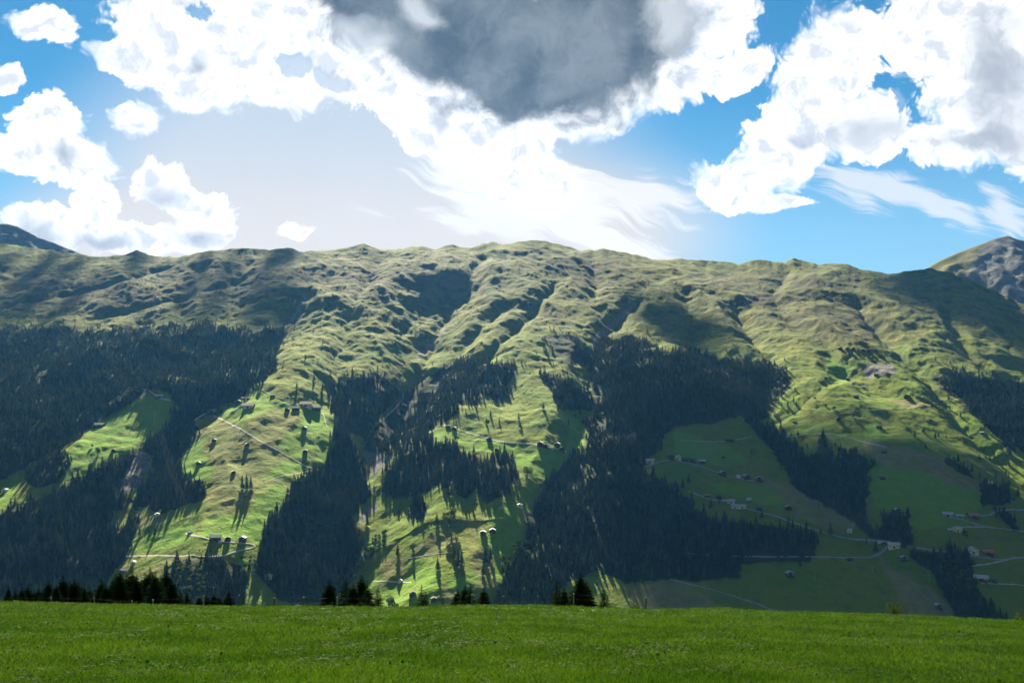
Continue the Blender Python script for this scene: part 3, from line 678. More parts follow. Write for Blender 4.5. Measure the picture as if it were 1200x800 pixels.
# ------------------------------------------------------------------ unseen clouds overhead, outlined back from the shade they lay on the slope
CLOUD_Z = 7500.0
def cloud(name, shade, label, seed, holes=40.0, hs=260, hb=0.1):
    pts = []
    for (px, py) in shade:
        u = (px - CX) / F_PX
        x, y = plan(min(max(px, -200), 1500), py); z = y * (HY - py) / F_PX
        t = (CLOUD_Z - z) / L.z; pts.append((x + L.x * t, y + L.y * t))
    A = np.array(pts); x0, y0 = A.min(0) - 150; x1, y1 = A.max(0) + 150
    n = 260; gx = np.linspace(x0, x1, n); gy = np.linspace(y0, y1, n); X, Y = np.meshgrid(gx, gy)
    jx = X + 110 * fbm(X, Y, 420, 5, 0.55, seed); jy = Y + 110 * fbm(X + 500, Y, 420, 5, 0.55, seed + 2)
    d, _ = polydist(jx, jy, pts + [pts[0]])
    sd = np.where(inpoly(jx, jy, pts), d, -d); sd = np.minimum(sd, 0.35 * sd + 70 + holes * (fbm(X, Y, hs, 5, 0.6, seed + 3) - hb))
    top = 160 * np.sqrt(np.clip(sd, 0, None) / 120) * (1 + 0.5 * fbm(X, Y, 260, 4, 0.5, seed + 1)) ; top = np.clip(top, 0, 700); bot = -np.clip(sd, 0, 90) * 0.6 * (1 + 0.4 * fbm(X, Y, 180, 3, 0.5, seed))
    ins = sd > 0; fi = ins[:-1, :-1] & ins[1:, :-1] & ins[:-1, 1:] & ins[1:, 1:]
    idx = np.arange(n * n).reshape(n, n)
    q = np.stack([idx[:-1, :-1], idx[:-1, 1:], idx[1:, 1:], idx[1:, :-1]], -1)[fi]
    V = np.concatenate([np.stack([X, Y, CLOUD_Z + top], -1).reshape(-1, 3), np.stack([X, Y, CLOUD_Z + bot], -1).reshape(-1, 3)])
    allq = np.concatenate([q, q[:, ::-1] + n * n])
    used = np.unique(allq); rm = np.full(len(V), -1); rm[used] = np.arange(len(used))
    me = poly_mesh(name, V[used].tolist(), rm[allq].tolist(), M_cloud, True)
    o = new_obj(name, me); tag(o, label, 'cloud', kind='stuff')
m_, N_ = new_mat('cloud_white'); M_cloud = finish(m_, N_, c4(.85, .86, .88), 1.0, None, 0.0, 0.35)
cloud('cloud', [(742, 640), (752, 590), (742, 505), (765, 472), (800, 492), (870, 468), (905, 480), (930, 492), (985, 505), (1040, 522), (1100, 548), (1165, 574), (1210, 590), (1340, 620), (1340, 800), (765, 800), (748, 720)], 'unseen grey cloud overhead shading the lower right of the slope', 1)
cloud('cloud', [(1020, 330), (1050, 322), (1085, 316), (1120, 325), (1200, 360), (1330, 380), (1330, 425), (1200, 394), (1140, 380), (1090, 366), (1050, 352)], 'unseen cloud overhead shading the foot of the rocky peak', 3, 420.0)
cloud('cloud', [(745, 345), (790, 348), (838, 366), (850, 378), (822, 396), (800, 408), (770, 392), (735, 388), (712, 405), (704, 395), (730, 368)], 'small unseen cloud overhead shading the pasture above the middle wood', 5, 380.0)
cloud('cloud', [(-120, 285), (60, 297), (160, 296), (290, 294), (370, 293), (385, 320), (350, 350), (330, 360), (200, 368), (60, 372), (-120, 374)], 'unseen broken cloud added overhead to dull the upper left slope', 7, 900.0, 170, 0.21)  # added out of view to put dappled shade on the upper left
# ------------------------------------------------------------------ roads, tracks and streams draped on the slope
def mat_way(name, c0, c1):
    m, N = new_mat(name); pos = N.node('ShaderNodeNewGeometry').outputs['Position']
    return finish(m, N, N.mix(N.step(N.noise(pos, 0.12, 4, 0.6), 0.3, 0.7), c0, c1), 0.9, None, 0.1)
M_gravel = mat_way('pale_gravel', c4(.30, .28, .24), c4(.46, .43, .37)); M_asph = mat_way('worn_asphalt', c4(.20, .20, .21), c4(.30, .30, .31)); M_bed = mat_way('stream_bed', c4(.13, .13, .125), c4(.27, .27, .26))
def catmull(pts, n):
    P = [pts[0]] + list(pts) + [pts[-1]]; out = []
    for i in range(1, len(P) - 2):
        p0, p1, p2, p3 = (np.array(P[k], float) for k in (i - 1, i, i + 1, i + 2))
        for t in np.linspace(0, 1, n, endpoint=False):
            out.append(0.5 * ((2 * p1) + (-p0 + p2) * t + (2 * p0 - 5 * p1 + 4 * p2 - p3) * t ** 2 + (-p0 + 3 * p1 - 3 * p2 + p3) * t ** 3))
    out.append(np.array(P[-1], float)); return out
def way(name, pts, width, mat, label):
    W = [hit(px, py) for px, py in catmull(pts, 6)]
    W = [w for i, w in enumerate(W) if i == 0 or abs(w.y - W[i - 1].y) < 160]
    line = [(W[0].x, W[0].y)]
    for a, b in zip(W[:-1], W[1:]):
        k = max(1, int((b - a).length / 6))
        for t in range(1, k + 1): line.append((a.x + (b.x - a.x) * t / k, a.y + (b.y - a.y) * t / k))
    A = np.array(line)
    if len(A) > 9:
        for _ in range(2): A[1:-1] = (A[:-2] + 2 * A[1:-1] + A[2:]) / 4
    T = np.gradient(A, axis=0); T /= np.linalg.norm(T, axis=1)[:, None] + 1e-9; Nn = np.stack([-T[:, 1], T[:, 0]], 1)
    V = []; Fc = []
    for k, o_ in enumerate(np.linspace(-1, 1, 5)):
        q = A + Nn * o_ * width / 2; z = ground(q[:, 0], q[:, 1]); V.append(np.stack([q[:, 0], q[:, 1], z + (0.55 if abs(o_) < 0.9 else 0.15)], 1))
    n = len(A); V = np.concatenate(V)
    for k in range(4):
        for i in range(n - 1): Fc.append((k * n + i, k * n + i + 1, (k + 1) * n + i + 1, (k + 1) * n + i))
    o = new_obj(name, poly_mesh(name, V.tolist(), Fc, mat, True)); tag(o, label, name, kind='structure')
way('track', [(225, 494), (238, 486), (246, 484), (253, 488), (280, 502), (300, 514), (322, 526), (340, 536), (360, 547), (373, 550)], 5, M_gravel, 'pale farm track slanting down across the left meadow')
way('track', [(373, 550), (352, 554), (330, 558), (310, 565)], 3.5, M_gravel, 'narrow path doubling back under the pale farm track')
way('track', [(320, 562), (330, 567), (337, 571)], 3, M_gravel, 'short steep path below the left meadow')
way('road', [(144, 652), (185, 651), (245, 652), (265, 650), (280, 645), (298, 641), (293, 637), (275, 636), (256, 633), (238, 630), (217, 625)], 5.5, M_gravel, 'pale road with a hairpin at the lower left farm')
way('track', [(165, 455), (175, 458), (187, 466), (200, 469)], 4, M_gravel, 'track at the top of the far left meadow')
way('track', [(300, 452), (318, 463), (338, 470), (352, 476), (375, 480), (383, 500)], 3, M_gravel, 'path passing above the big pale roofed farm')
way('track', [(520, 498), (545, 506), (565, 512), (590, 518), (625, 520), (640, 523), (664, 529)], 6, M_gravel, 'pale lane through the middle meadow past the hay barns')
way('track', [(437, 681), (455, 681), (470, 682), (482, 682)], 4, M_gravel, 'pale path ending at the lowest middle barns')
way('track', [(478, 654), (505, 650), (530, 647)], 3, M_gravel, 'path across the lower middle meadow')
way('road', [(757, 546), (785, 538), (800, 541), (825, 547), (845, 555), (870, 561), (892, 564)], 5, M_asph, 'lane joining the upper row of houses on the shaded slope')
way('road', [(806, 575), (828, 583), (860, 590), (880, 597), (905, 603), (930, 612), (960, 622), (985, 629), (1000, 631), (1035, 634), (1050, 637), (1085, 643), (1120, 648), (1142, 651)], 6, M_asph, 'main road slanting down past the shaded hamlet')
way('road', [(805, 648), (850, 651), (900, 652), (950, 652), (1000, 653), (1020, 652), (1033, 647), (1041, 639), (1046, 636)], 6, M_asph, 'road curving up to the barn beside the ravine')
way('road', [(785, 678), (800, 682), (825, 688), (860, 698), (890, 708), (915, 718)], 5, M_asph, 'lowest road on the shaded slope running down behind the meadow crest')
way('road', [(1134, 650), (1160, 654), (1180, 655), (1230, 648)], 6, M_asph, 'road past the white gabled house at the right')
way('track', [(1138, 663), (1160, 660), (1182, 655)], 4, M_gravel, 'track forking below the white gabled house')
way('track', [(1150, 683), (1175, 684), (1230, 686)], 3, M_gravel, 'path leading away from the big red barn')
way('road', [(1145, 604), (1160, 603), (1172, 598), (1230, 596)], 5, M_asph, 'lane reaching the terrace house at the right')
way('road', [(1105, 604), (1130, 609), (1150, 616), (1165, 618), (1230, 626)], 5, M_asph, 'hairpin lane below the terrace house')
way('track', [(1115, 618), (1140, 617), (1165, 618)], 4, M_gravel, 'lane over the small barn group at the right')
way('track', [(797, 516), (850, 517), (881, 511)], 3, M_gravel, 'path through the shaded pasture to the forest edge')
way('track', [(920, 512), (960, 508), (985, 510), (1010, 517), (1040, 524)], 3.5, M_gravel, 'path along the lower edge of the sunlit pasture')
way('track', [(970, 482), (1010, 481), (1045, 479), (1075, 477), (1102, 471)], 3, M_gravel, 'path across the sunny pasture to its top barn')
way('stream', [(455, 447), (467, 455), (473, 464), (464, 477), (450, 490)], 5, M_bed, 'pale stream bed high in the middle ravine')
way('stream', [(408, 505), (416, 530), (424, 552), (430, 566), (437, 580)], 5, M_bed, 'stony stream in the wooded ravine')
way('stream', [(410, 618), (418, 636), (427, 657)], 5, M_bed, 'lower reach of the stony stream')
way('stream', [(702, 388), (696, 402), (694, 420)], 6, M_bed, 'bare gully bed above the middle wood')

# ------------------------------------------------------------------ buildings
M_wood = mat_plain('weathered_timber', c4(.045, .030, .020), c4(.10, .066, .045), 0.6)
M_redwood = mat_plain('red_timber', c4(.16, .05, .035), c4(.24, .085, .06), 0.6)
M_plaster = mat_plain('white_plaster', c4(.52, .50, .47), c4(.68, .66, .62), 0.4)
M_stone = mat_plain('field_stone', c4(.20, .19, .18), c4(.34, .33, .31), 0.8)
M_roof_p = mat_plain('pale_roof_sheet', c4(.28, .29, .31), c4(.44, .45, .48), 0.35, 0.85)
M_roof_d = mat_plain('dark_shingles', c4(.06, .055, .052), c4(.12, .11, .105), 0.8)
M_roof_r = mat_plain('red_roof_tiles', c4(.30, .11, .08), c4(.42, .18, .13), 0.8)
M_roof_k = mat_plain('faded_pink_roof', c4(.46, .34, .33), c4(.58, .46, .45), 0.5)
M_glass, N_ = new_mat('window_glass'); finish(M_glass, N_, c4(.03, .035, .04), 0.15, None, 0.5)
def box(x0, x1, y0, y1, z0, z1, V, Fc):
    b = len(V); V += [(x, y, z) for x in (x0, x1) for y in (y0, y1) for z in (z0, z1)]
    Fc += [tuple(b + i for i in f) for f in ((0, 1, 3, 2), (4, 6, 7, 5), (0, 4, 5, 1), (2, 3, 7, 6), (0, 2, 6, 4), (1, 5, 7, 3))]
KIND = {  # walls, roof, name, category
    'h': (M_wood, M_roof_p, 'hay_barn', 'barn'), 'd': (M_wood, M_roof_d, 'hay_barn', 'barn'), 'f': (M_wood, M_roof_p, 'farmhouse', 'farmhouse'),
    'w': (M_plaster, M_roof_p, 'house', 'house'), 'r': (M_redwood, M_roof_p, 'barn', 'barn'), 'R': (M_wood, M_roof_r, 'house', 'house'),
    'k': (M_plaster, M_roof_k, 'farmhouse', 'farmhouse'), 's': (M_stone, M_roof_p, 'shed', 'shed')}
def building(px, py, wpx, kind, label, gable=True, hk=1.0, turn=0.0, grp=None):
    wall_m, roof_m, name, cat = KIND[kind]
    p = hit(px, py); sc = p.y / F_PX; w = wpx * sc * 0.92
    if gable: d = w * 1.15; hw = w * 0.52 * hk; rise = w * 0.24
    else: d = w * 0.62; hw = w * 0.34 * hk; rise = d * 0.30
    hw = min(hw, 9 * hk); zs = -0.25 * d
    root = bpy.data.objects.new(name, None); COL.objects.link(root); root.location = (p.x, p.y + d / 2, p.z + 0.12 * d); root.rotation_euler.z = R(turn) - math.atan2(p.x, p.y) * 0.6
    tag(root, label, cat, grp)
    V = []; Fc = []; hx, hy = w / 2, d / 2
    base = [(-hx, -hy), (hx, -hy), (hx, hy), (-hx, hy)]
    V += [(x, y, zs - 0.2 * d) for x, y in base] + [(x, y, hw) for x, y in base]
    Fc += [(0, 1, 5, 4), (1, 2, 6, 5), (2, 3, 7, 6), (3, 0, 4, 7)]
    if gable: V += [(0, -hy, hw + rise), (0, hy, hw + rise)]; Fc += [(4, 5, 8), (6, 7, 9)]
    else: V += [(-hx, 0, hw + rise), (hx, 0, hw + rise)]; Fc += [(4, 7, 8), (5, 9, 6)]
    new_obj('wall', poly_mesh('wall', V, Fc, wall_m), root)
    ov = 0.09 * w; th = 0.03 * w + 0.12
    V = []; Fc = []
    if gable: prof = [(-hx - ov, hw - ov * rise / hx), (0, hw + rise), (hx + ov, hw - ov * rise / hx)]; ends = (-hy - ov, hy + ov); mk = lambda a, z, e: (a, e, z)
    else: prof = [(-hy - ov, hw - ov * rise / hy), (0, hw + rise), (hy + ov, hw - ov * rise / hy)]; ends = (-hx - ov, hx + ov); mk = lambda a, z, e: (e, a, z)
    for e in ends:
        for (a, z) in prof: V.append(mk(a, z + 0.02, e))
        for (a, z) in prof: V.append(mk(a, z + th + 0.02, e))
    Fc = [(0, 1, 4, 3), (1, 2, 5, 4), (6, 9, 10, 7), (7, 10, 11, 8), (3, 4, 10, 9), (4, 5, 11, 10), (0, 6, 7, 1), (1, 7, 8, 2), (0, 3, 9, 6), (2, 8, 11, 5)]
    rf = new_obj('roof', poly_mesh('roof', V, Fc, roof_m), root)
    if wpx >= 5.5:
        V = []; Fc = []; box(-0.11 * w, 0.11 * w, -hy - 0.08, -hy + 0.05, -0.02 * w, 0.30 * hw + 0.1 * w, V, Fc)
        new_obj('door', poly_mesh('door', V, Fc, M_roof_d if kind in 'wk' else M_wood), root)
    if wpx >= 7.5:
        for sx in (-0.32, 0.32):
            V = []; Fc = []; box((sx - .09) * w, (sx + .09) * w, -hy - 0.10, -hy + 0.05, 0.48 * hw, 0.78 * hw, V, Fc)
            wn = new_obj('window', poly_mesh('window', V, Fc, M_plaster), root)
            V = []; Fc = []; box((sx - .065) * w, (sx + .065) * w, -hy - 0.14, -hy - 0.09, 0.53 * hw, 0.73 * hw, V, Fc)
            new_obj('pane', poly_mesh('pane', V, Fc, M_glass), wn)
        V = []; Fc = []; box(0.16 * w, 0.24 * w, 0.1 * d, 0.18 * d, hw, hw + rise * 1.35, V, Fc)
        if kind in 'wkfR': new_obj('chimney', poly_mesh('chimney', V, Fc, M_stone), rf)
    return root
BUILD = [
 (186, 467, 9, 'f', 'pale roofed farm by the track at the top of the far left meadow', 0), (115, 501, 10, 'h', 'barn on the upper edge of the far left meadow beside a round bush', 0),
 (69, 537, 5, 'h', 'tiny pale roofed hut beside the spruce clump under the far left meadow', 1), (4, 577, 6, 'w', 'white hut at the very left edge of the slope', 1), (132, 529, 4, 'd', 'tiny dark hut in the middle of the far left meadow', 1),
 (247, 486, 9, 'f', 'farmhouse at the upper end of the long pale track next to a round tree', 1), (290, 479, 13, 'k', 'long low barn with a pale pink roof at the forest edge above the left meadow', 0), (278, 474, 7, 'h', 'upper barn close to the forest edge behind the long pink roof', 1),
 (285, 468, 5, 'h', 'small pale hut, first of two topmost at the forest edge', 0), (291, 468, 4.5, 'h', 'smallest hut, second of two topmost at the forest edge', 0), (319, 465, 5.5, 'h', 'lone hut on the path above the bright upper strip of the left meadow', 0),
 (358, 477, 14, 'k', 'big farmhouse with a broad pinkish roof above the left meadow', 0), (346, 481, 9, 'h', 'barn joined to the left of the big pinkish farmhouse', 0), (370, 481, 10, 'h', 'long shed to the right of the big pinkish farmhouse', 0), (336, 482, 5, 'd', 'small dark hut at the end of the wall left of the big farm', 1),
 (356, 504, 5.5, 'h', 'tall hay barn right in the left meadow, upper of two in column', 1), (357, 531, 5.5, 'h', 'tall hay barn right in the left meadow, lower of two in column', 1), (289, 523, 5, 'h', 'hay barn on brown hay just below the pale track bend', 1),
 (250, 518, 5, 'h', 'hay barn on brown ground left of the middle of the pale track', 1), (232, 545, 5, 'h', 'hay barn on bright green grass low at the left meadow border', 1), (273, 555, 4.5, 'h', 'hay barn at the foot of the brown hay field', 1), (230, 564, 5, 'h', 'pale roofed barn by the trees under the left meadow corner', 0),
 (183, 606, 6, 'w', 'pale hut in the shaded brown clearing between the left woods', 1), (155, 662, 6, 'w', 'white roofed barn above the near spruces below the lower left road', 1), (144, 671, 8, 's', 'long bright roofed shed partly hidden by the near spruces', 0), (158, 680, 5, 's', 'small bright shed seen between the near spruce tips', 0),
 (251, 634, 13, 'f', 'largest farmhouse of the lower left farm at the hairpin', 0), (266, 634, 6.5, 'd', 'square dark barn in the middle of the lower left farm', 1), (283, 635, 8, 'h', 'tall dark barn at the right end of the lower left farm', 1), (258, 636, 5, 'w', 'low white shed in front of the lower left farmhouse', 0), (222, 626, 6, 's', 'low shed at the left end of the lane to the lower left farm', 0),
 (314, 679, 8, 'k', 'lone hut with a pinkish roof in the dark grass below the left wood', 1), (333, 604, 3.5, 's', 'white speck of a hut at the wood edge right of the lower left meadow', 1), (354, 605, 5, 's', 'pale roofed hut among spruces below the left meadow', 0),
 (525, 501, 6, 'h', 'first barn on the lane from the wood into the middle meadow', 0), (532, 504, 5, 'h', 'second barn on the lane from the wood into the middle meadow', 1), (573, 517, 6, 'd', 'dark barn just under the lane in the middle meadow', 1), (582, 529, 5, 'd', 'dark hay barn on the grass below the middle lane', 1),
 (633, 523, 7, 'h', 'leftmost barn of the hamlet at the end of the middle lane', 1), (639, 525, 6, 'd', 'dark barn second in the hamlet at the end of the middle lane', 1), (646, 526, 5, 'w', 'low white shed amid the hamlet at the end of the middle lane', 0), (653, 524, 7, 'h', 'upper barn at the right of the middle lane hamlet', 1), (658, 529, 6.5, 'h', 'lower barn at the right end of the middle lane hamlet', 1),
 (609, 595, 6, 'w', 'white gabled hut by the edge of the middle wood', 1), (566, 627, 6.5, 'h', 'lower left barn of the pair on the bright lower middle meadow', 1), (577, 625, 7, 'h', 'upper right barn of the pair on the bright lower middle meadow', 1), (469, 683, 5, 'w', 'small white hut at the end of the lowest middle path', 1),
 (483, 699, 7.5, 'd', 'broad dark barn just above the near small spruces', 1), (508, 705, 6.5, 'd', 'dark barn half hidden behind the meadow crest beside a small spruce', 1), (482, 580, 4, 's', 'white speck of a hut deep in the middle wood', 1), (619, 614, 4, 'd', 'tiny dark hut on the rough strip beside the big wood', 1),
 (762, 543, 10, 'w', 'pale house at the edge of the big wood in shade', 0), (765, 548, 4, 's', 'little white shed just below the pale house by the big wood', 1), (787, 539, 8, 'd', 'first house of the upper shaded row right of the wood', 1), (795, 539, 8, 'w', 'white house second in the upper shaded row', 1), (803, 541, 7, 'd', 'dark barn third in the upper shaded row', 0),
 (811, 542, 8.5, 'd', 'long dark roofed barn in the upper shaded row', 0), (823, 543, 8, 'f', 'pale roofed house at the right end of the upper shaded group', 0), (848, 558, 8, 'f', 'pale roofed house alone on the lane below the upper shaded row', 1), (866, 560, 5, 'w', 'small white house midway along the shaded lane', 1), (876, 562, 8, 'h', 'pale roofed barn near the right end of the shaded lane', 1), (891, 565, 9, 'h', 'large dark gabled barn ending the shaded lane', 1),
 (829, 583, 7, 'R', 'house with an orange red roof at the top of the roadside hamlet', 0), (843, 585, 6, 'd', 'dark house behind the roadside hamlet below the orange roof', 1), (857, 590, 9, 'w', 'white roofed house in the middle of the roadside hamlet', 0), (862, 596, 9, 'w', 'long white house nearest the road in the roadside hamlet', 0), (870, 596, 9, 'w', 'right hand white roofed house of the roadside hamlet', 0), (850, 589, 6, 's', 'small stone shed between the roofs of the roadside hamlet', 0), (890, 598, 7, 'd', 'brown barn by the main road right of the hamlet', 0),
 (925, 598, 7, 'h', 'pale roofed hut at the edge of the narrow brown hayfield', 1), (997, 624, 6, 'w', 'pale hut at the foot of the narrow brown hayfield', 1), (997, 657, 6, 'd', 'dark hut just under the curving lower road', 0), (927, 677, 9, 'h', 'lone pale roofed hut in dark grass beneath the wood', 1),
 (853, 518, 4.5, 'd', 'left hut of two touching dark huts on the shaded pasture path', 1), (858, 518, 4.5, 'd', 'right hut of two touching dark huts on the shaded pasture path', 1), (909, 487, 4, 'w', 'tiny white hut at the upper corner of the forest strip', 1), (932, 496, 4.5, 'd', 'dark hut on the round green shoulder under the sunlit pasture', 0), (983, 493, 5, 'd', 'dark barn right on the line between sun and shade', 1), (986, 528, 5.5, 'h', 'pale roofed hut above the pointed spruce clump on the right', 1),
 (1037, 531, 6, 'd', 'dark hut standing in the broad brown hayfield', 0), (1031, 502, 6.5, 'd', 'dark barn with a track below the sunny pasture', 0), (1004, 466, 6, 'd', 'dark barn in the centre of the sunny pasture', 0), (1064, 467, 6, 'd', 'dark barn on the pale strip of the sunny pasture', 1), (1102, 472, 7, 'd', 'barn at the high right end of the sunny pasture next to a spruce', 0), (1151, 508, 4.5, 'h', 'hut on the sunny ridge below the right wood', 0),
 (1035, 562, 6, 'd', 'dark hut in the shaded green field beside the forest strip', 0), (1161, 568, 7, 'w', 'white roofed hut at the lower point of the right spruces', 0), (968, 444, 4, 'd', 'small dark hut high on the sunny pasture, left of two level ones', 0), (994, 445, 4.5, 'd', 'small dark hut high on the sunny pasture, right of two level ones', 0), (1027, 440, 4.5, 'd', 'dark hut under the grey bare patch', 0), (1012, 455, 5, 's', 'low pale roof cut into the slope of the sunny pasture', 0),
 (985, 410, 4.5, 'd', 'leftmost of the alp huts in the high row', 1), (993, 410, 4, 'd', 'second hut from the left in the high row of alp huts', 1), (1000, 410, 4, 'd', 'third hut from the left in the high row of alp huts', 1), (1012, 412, 4, 'h', 'fourth hut of the high alp row, with a paler roof', 1), (1018, 412.5, 4, 'd', 'fifth hut from the left in the high row of alp huts', 1), (1027, 413, 4.5, 'd', 'last hut at the right end of the high row of alp huts', 1),
 (1053, 602, 8, 'h', 'pale roofed hut above the dark spruce clump at the ravine head', 1), (1142, 608, 12, 'R', 'red brown house on the pale terrace at the right', 0), (1112, 606, 11, 's', 'long low pale building on the terrace left of the red brown house', 0), (1126, 607, 8, 's', 'low pale annex between the terrace building and the red brown house', 0),
 (1125, 624, 9, 'w', 'white house in the small group below the terrace', 1), (1132, 628, 8, 'd', 'dark barn lowest in the small group below the terrace', 1), (1115, 623, 7, 's', 'grey shed left in the small group below the terrace', 0), (1143, 650, 12, 'w', 'white gabled house on the road near the right edge', 1), (1160, 651, 12, 'R', 'red roofed house right of the white gabled house', 0),
 (1152, 682, 15, 'r', 'big red timber barn with a pale roof at the lower right', 0), (1165, 683, 8, 'd', 'dark lean-to shed right of the big red barn', 0), (1049, 643, 13, 'k', 'barn with a broad pinkish roof where the road crosses the ravine', 0), (1061, 658, 8, 'h', 'pale hut on the bank below the ravine barn', 1), (1101, 714, 8, 'h', 'lone white roofed hut low in the brown field near the crest', 1), (1032, 636, 5, 'w', 'small white house at the road fork by the ravine', 0),
]
for (bx_, by_, bw, bk_, bl, g) in BUILD:
    building(bx_, by_, bw, bk_, bl, bool(g), 1.0, random.uniform(-14, 14) if g else random.uniform(-10, 10))

# ------------------------------------------------------------------ lone trees on the slope (each its own object)
def lone(mesh, name, px, py, hpx, label, group, cat='tree', wk=1.0):
    p = hit(px, py); h = hpx * p.y / F_PX
    o = new_obj(name, mesh); o.location = (p.x, p.y, p.z - 0.02 * h); s = h * random.uniform(.9, 1.15) * wk; o.scale = (s, s, h); o.rotation_euler = (0, 0, random.random() * 6.28)
    tag(o, label, cat, group); return o
LONE = [ # px, py, height px, kind, label
 (115, 531, 7, 'b', 'round dark tree in the far left meadow'), (108, 524, 4, 'b', 'low bush in the far left meadow just up from the round tree'), (80, 545, 13, 's', 'dark spruce pair end at the lower tip of the far left meadow'),
 (258, 484, 7, 'b', 'round dark tree beside the farmhouse at the top of the pale track'), (336, 480, 4, 'b', 'small round bush by the wall left of the big pinkish farm'), (348, 455, 8, 's', 'lone spruce above the big pinkish farm'),
 (368, 446, 9, 's', 'tall thin spruce on the pasture above the big pinkish farm'), (387, 441, 7, 's', 'spruce at the pasture corner by the ravine wood'), (358, 420, 5, 's', 'small spruce high on the left pasture'), (392, 416, 5, 's', 'small spruce high on the pasture above the ravine wood'), (378, 403, 4, 's', 'tiny spruce near the upper limit of the left pasture'), (367, 389, 5, 's', 'highest lone spruce of the left pasture'), (304, 458, 5, 'b', 'bush at the forest corner above the left meadow'),
 (284, 573, 16, 's', 'left tree of the tight spruce clump in the left meadow'), (289, 574, 18, 's', 'tallest middle tree of the tight spruce clump in the left meadow'), (294, 573, 15, 's', 'right tree of the tight spruce clump in the left meadow'), (243, 656, 13, 's', 'lone pointed spruce below the lower left hairpin road'), (181, 627, 10, 's', 'spruce alone in the dark grass left of the lower left farm'),
 (608, 492, 8, 's', 'spruce with a long shadow near the top of the middle meadow'), (609, 501, 4, 'b', 'low bush under the long shadowed spruce in the middle meadow'), (666, 499, 9, 's', 'spruce with a long shadow at the right of the middle meadow'), (575, 488, 8, 's', 'upper spruce left in the middle meadow'), (570, 497, 8, 's', 'spruce just above the middle lane'), (585, 494, 5, 's', 'small spruce above the middle lane'), (582, 472, 6, 's', 'spruce at the foot of the upper middle wood'), (524, 517, 4, 'b', 'dark bush under the first middle barns'),
 (618, 558, 12, 'b', 'broad tree alone on the green below the middle hamlet'), (640, 564, 9, 's', 'pointed spruce on the margin of the big wood'), (531, 607, 13, 'b', 'round tree in the line down the lower middle meadow'), (527, 615, 14, 'b', 'light leafy tree in the line down the lower middle meadow'), (529, 633, 8, 's', 'slender spruce in the line down the lower middle meadow'), (512, 613, 12, 's', 'spruce on the sunny rib above the lower middle path'), (466, 651, 14, 's', 'dark spruce at the left edge of the lower middle meadow'), (484, 647, 11, 's', 'short spruce with a stub shadow above the lower middle path'),
 (532, 655, 18, 's', 'upper spruce of the dark line under the lower middle path'), (537, 664, 20, 's', 'tall spruce of the dark line under the lower middle path'), (541, 660, 16, 's', 'right hand spruce of the dark line under the lower middle path'), (513, 668, 15, 's', 'tall isolated spruce casting a thin shadow on the bright lowest meadow'), (569, 660, 18, 's', 'left spruce of a group right in the lower middle meadow'), (575, 656, 14, 's', 'right spruce of a group right in the lower middle meadow'), (566, 674, 15, 's', 'lowest spruce of a group right in the lower middle meadow'), (457, 712, 13, 'b', 'leafy tree at the meadow crest left of the broad dark barn'), (466, 711, 5, 'b', 'small bush at the meadow crest'),
 (547, 553, 17, 's', 'pointed spruce above the middle meadow clumps'), (558, 555, 15, 's', 'second pointed spruce above the middle meadow clumps'), (674, 489, 7, 's', 'left of two spruces by the upper border of the big wood'), (678, 491, 7, 's', 'right of two spruces by the upper border of the big wood'),
 (881, 533, 9, 's', 'lone round headed spruce in the shaded pasture'), (848, 538, 4, 'b', 'dark bush alone in the shaded pasture'), (807, 566, 12, 's', 'spruce between the upper row and the roadside hamlet'), (800, 572, 12, 's', 'spruce at the wood corner above the roadside hamlet'), (843, 590, 7, 's', 'spruce among the roofs of the roadside hamlet'), (833, 596, 14, 's', 'spruce just below the roadside hamlet'),
 (1092, 477, 7, 's', 'spruce beside the top barn of the sunny pasture'), (1072, 512, 8, 's', 'left spruce of the loose group under the sunny pasture'), (1096, 514, 9, 's', 'tall middle spruce of the loose group under the sunny pasture'), (1100, 512, 6, 's', 'small spruce by the tall middle one under the sunny pasture'), (1082, 507, 5, 'b', 'dark bush in the loose group under the sunny pasture'), (1085, 526, 8, 's', 'lowest spruce of the loose group under the sunny pasture'), (1109, 513, 4, 's', 'tiny spruce right in the loose group under the sunny pasture'),
 (1126, 516, 5, 'b', 'left bush in the dark hollow on the right slope'), (1138, 516, 7, 'b', 'right bush in the dark hollow on the right slope'), (1131, 520, 5, 'b', 'middle bush in the dark hollow on the right slope'), (1148, 539, 7, 's', 'leftmost spruce of four in a rank on the right slope'), (1155, 537, 5, 's', 'second spruce of four in a rank on the right slope'), (1160, 540, 6, 's', 'third spruce of four in a rank on the right slope'), (1165, 538, 8, 's', 'fourth and tallest spruce of four in a rank on the right slope'), (1182, 545, 9, 's', 'spruce standing apart below the right wood'), (1148, 560, 7, 's', 'spruce under the rank of four on the right slope'),
 (1174, 528, 10, 's', 'left spruce of the dark pair below the right wood'), (1181, 531, 10, 's', 'right spruce of the dark pair below the right wood'), (1180, 572, 9, 's', 'spruce above the white roofed hut at the right'), (1193, 582, 12, 's', 'spruce close to the right edge above the terrace lane'), (1015, 638, 9, 's', 'short spruce by the road fork at the ravine'), (1026, 646, 14, 's', 'tall dark spruce below the road fork at the ravine'), (1060, 642, 13, 's', 'spruce beside the ravine barn with the pinkish roof'), (1000, 452, 4, 'b', 'upper bush on the sunny pasture'), (967, 477, 4, 'b', 'dark bush low on the sunny pasture left side'), (977, 480, 4, 'b', 'dark bush along the sunny pasture path'), (955, 468, 3.5, 'b', 'small bush at the left of the sunny pasture'), (1000, 489, 4, 'b', 'bush under the path of the sunny pasture'),
]
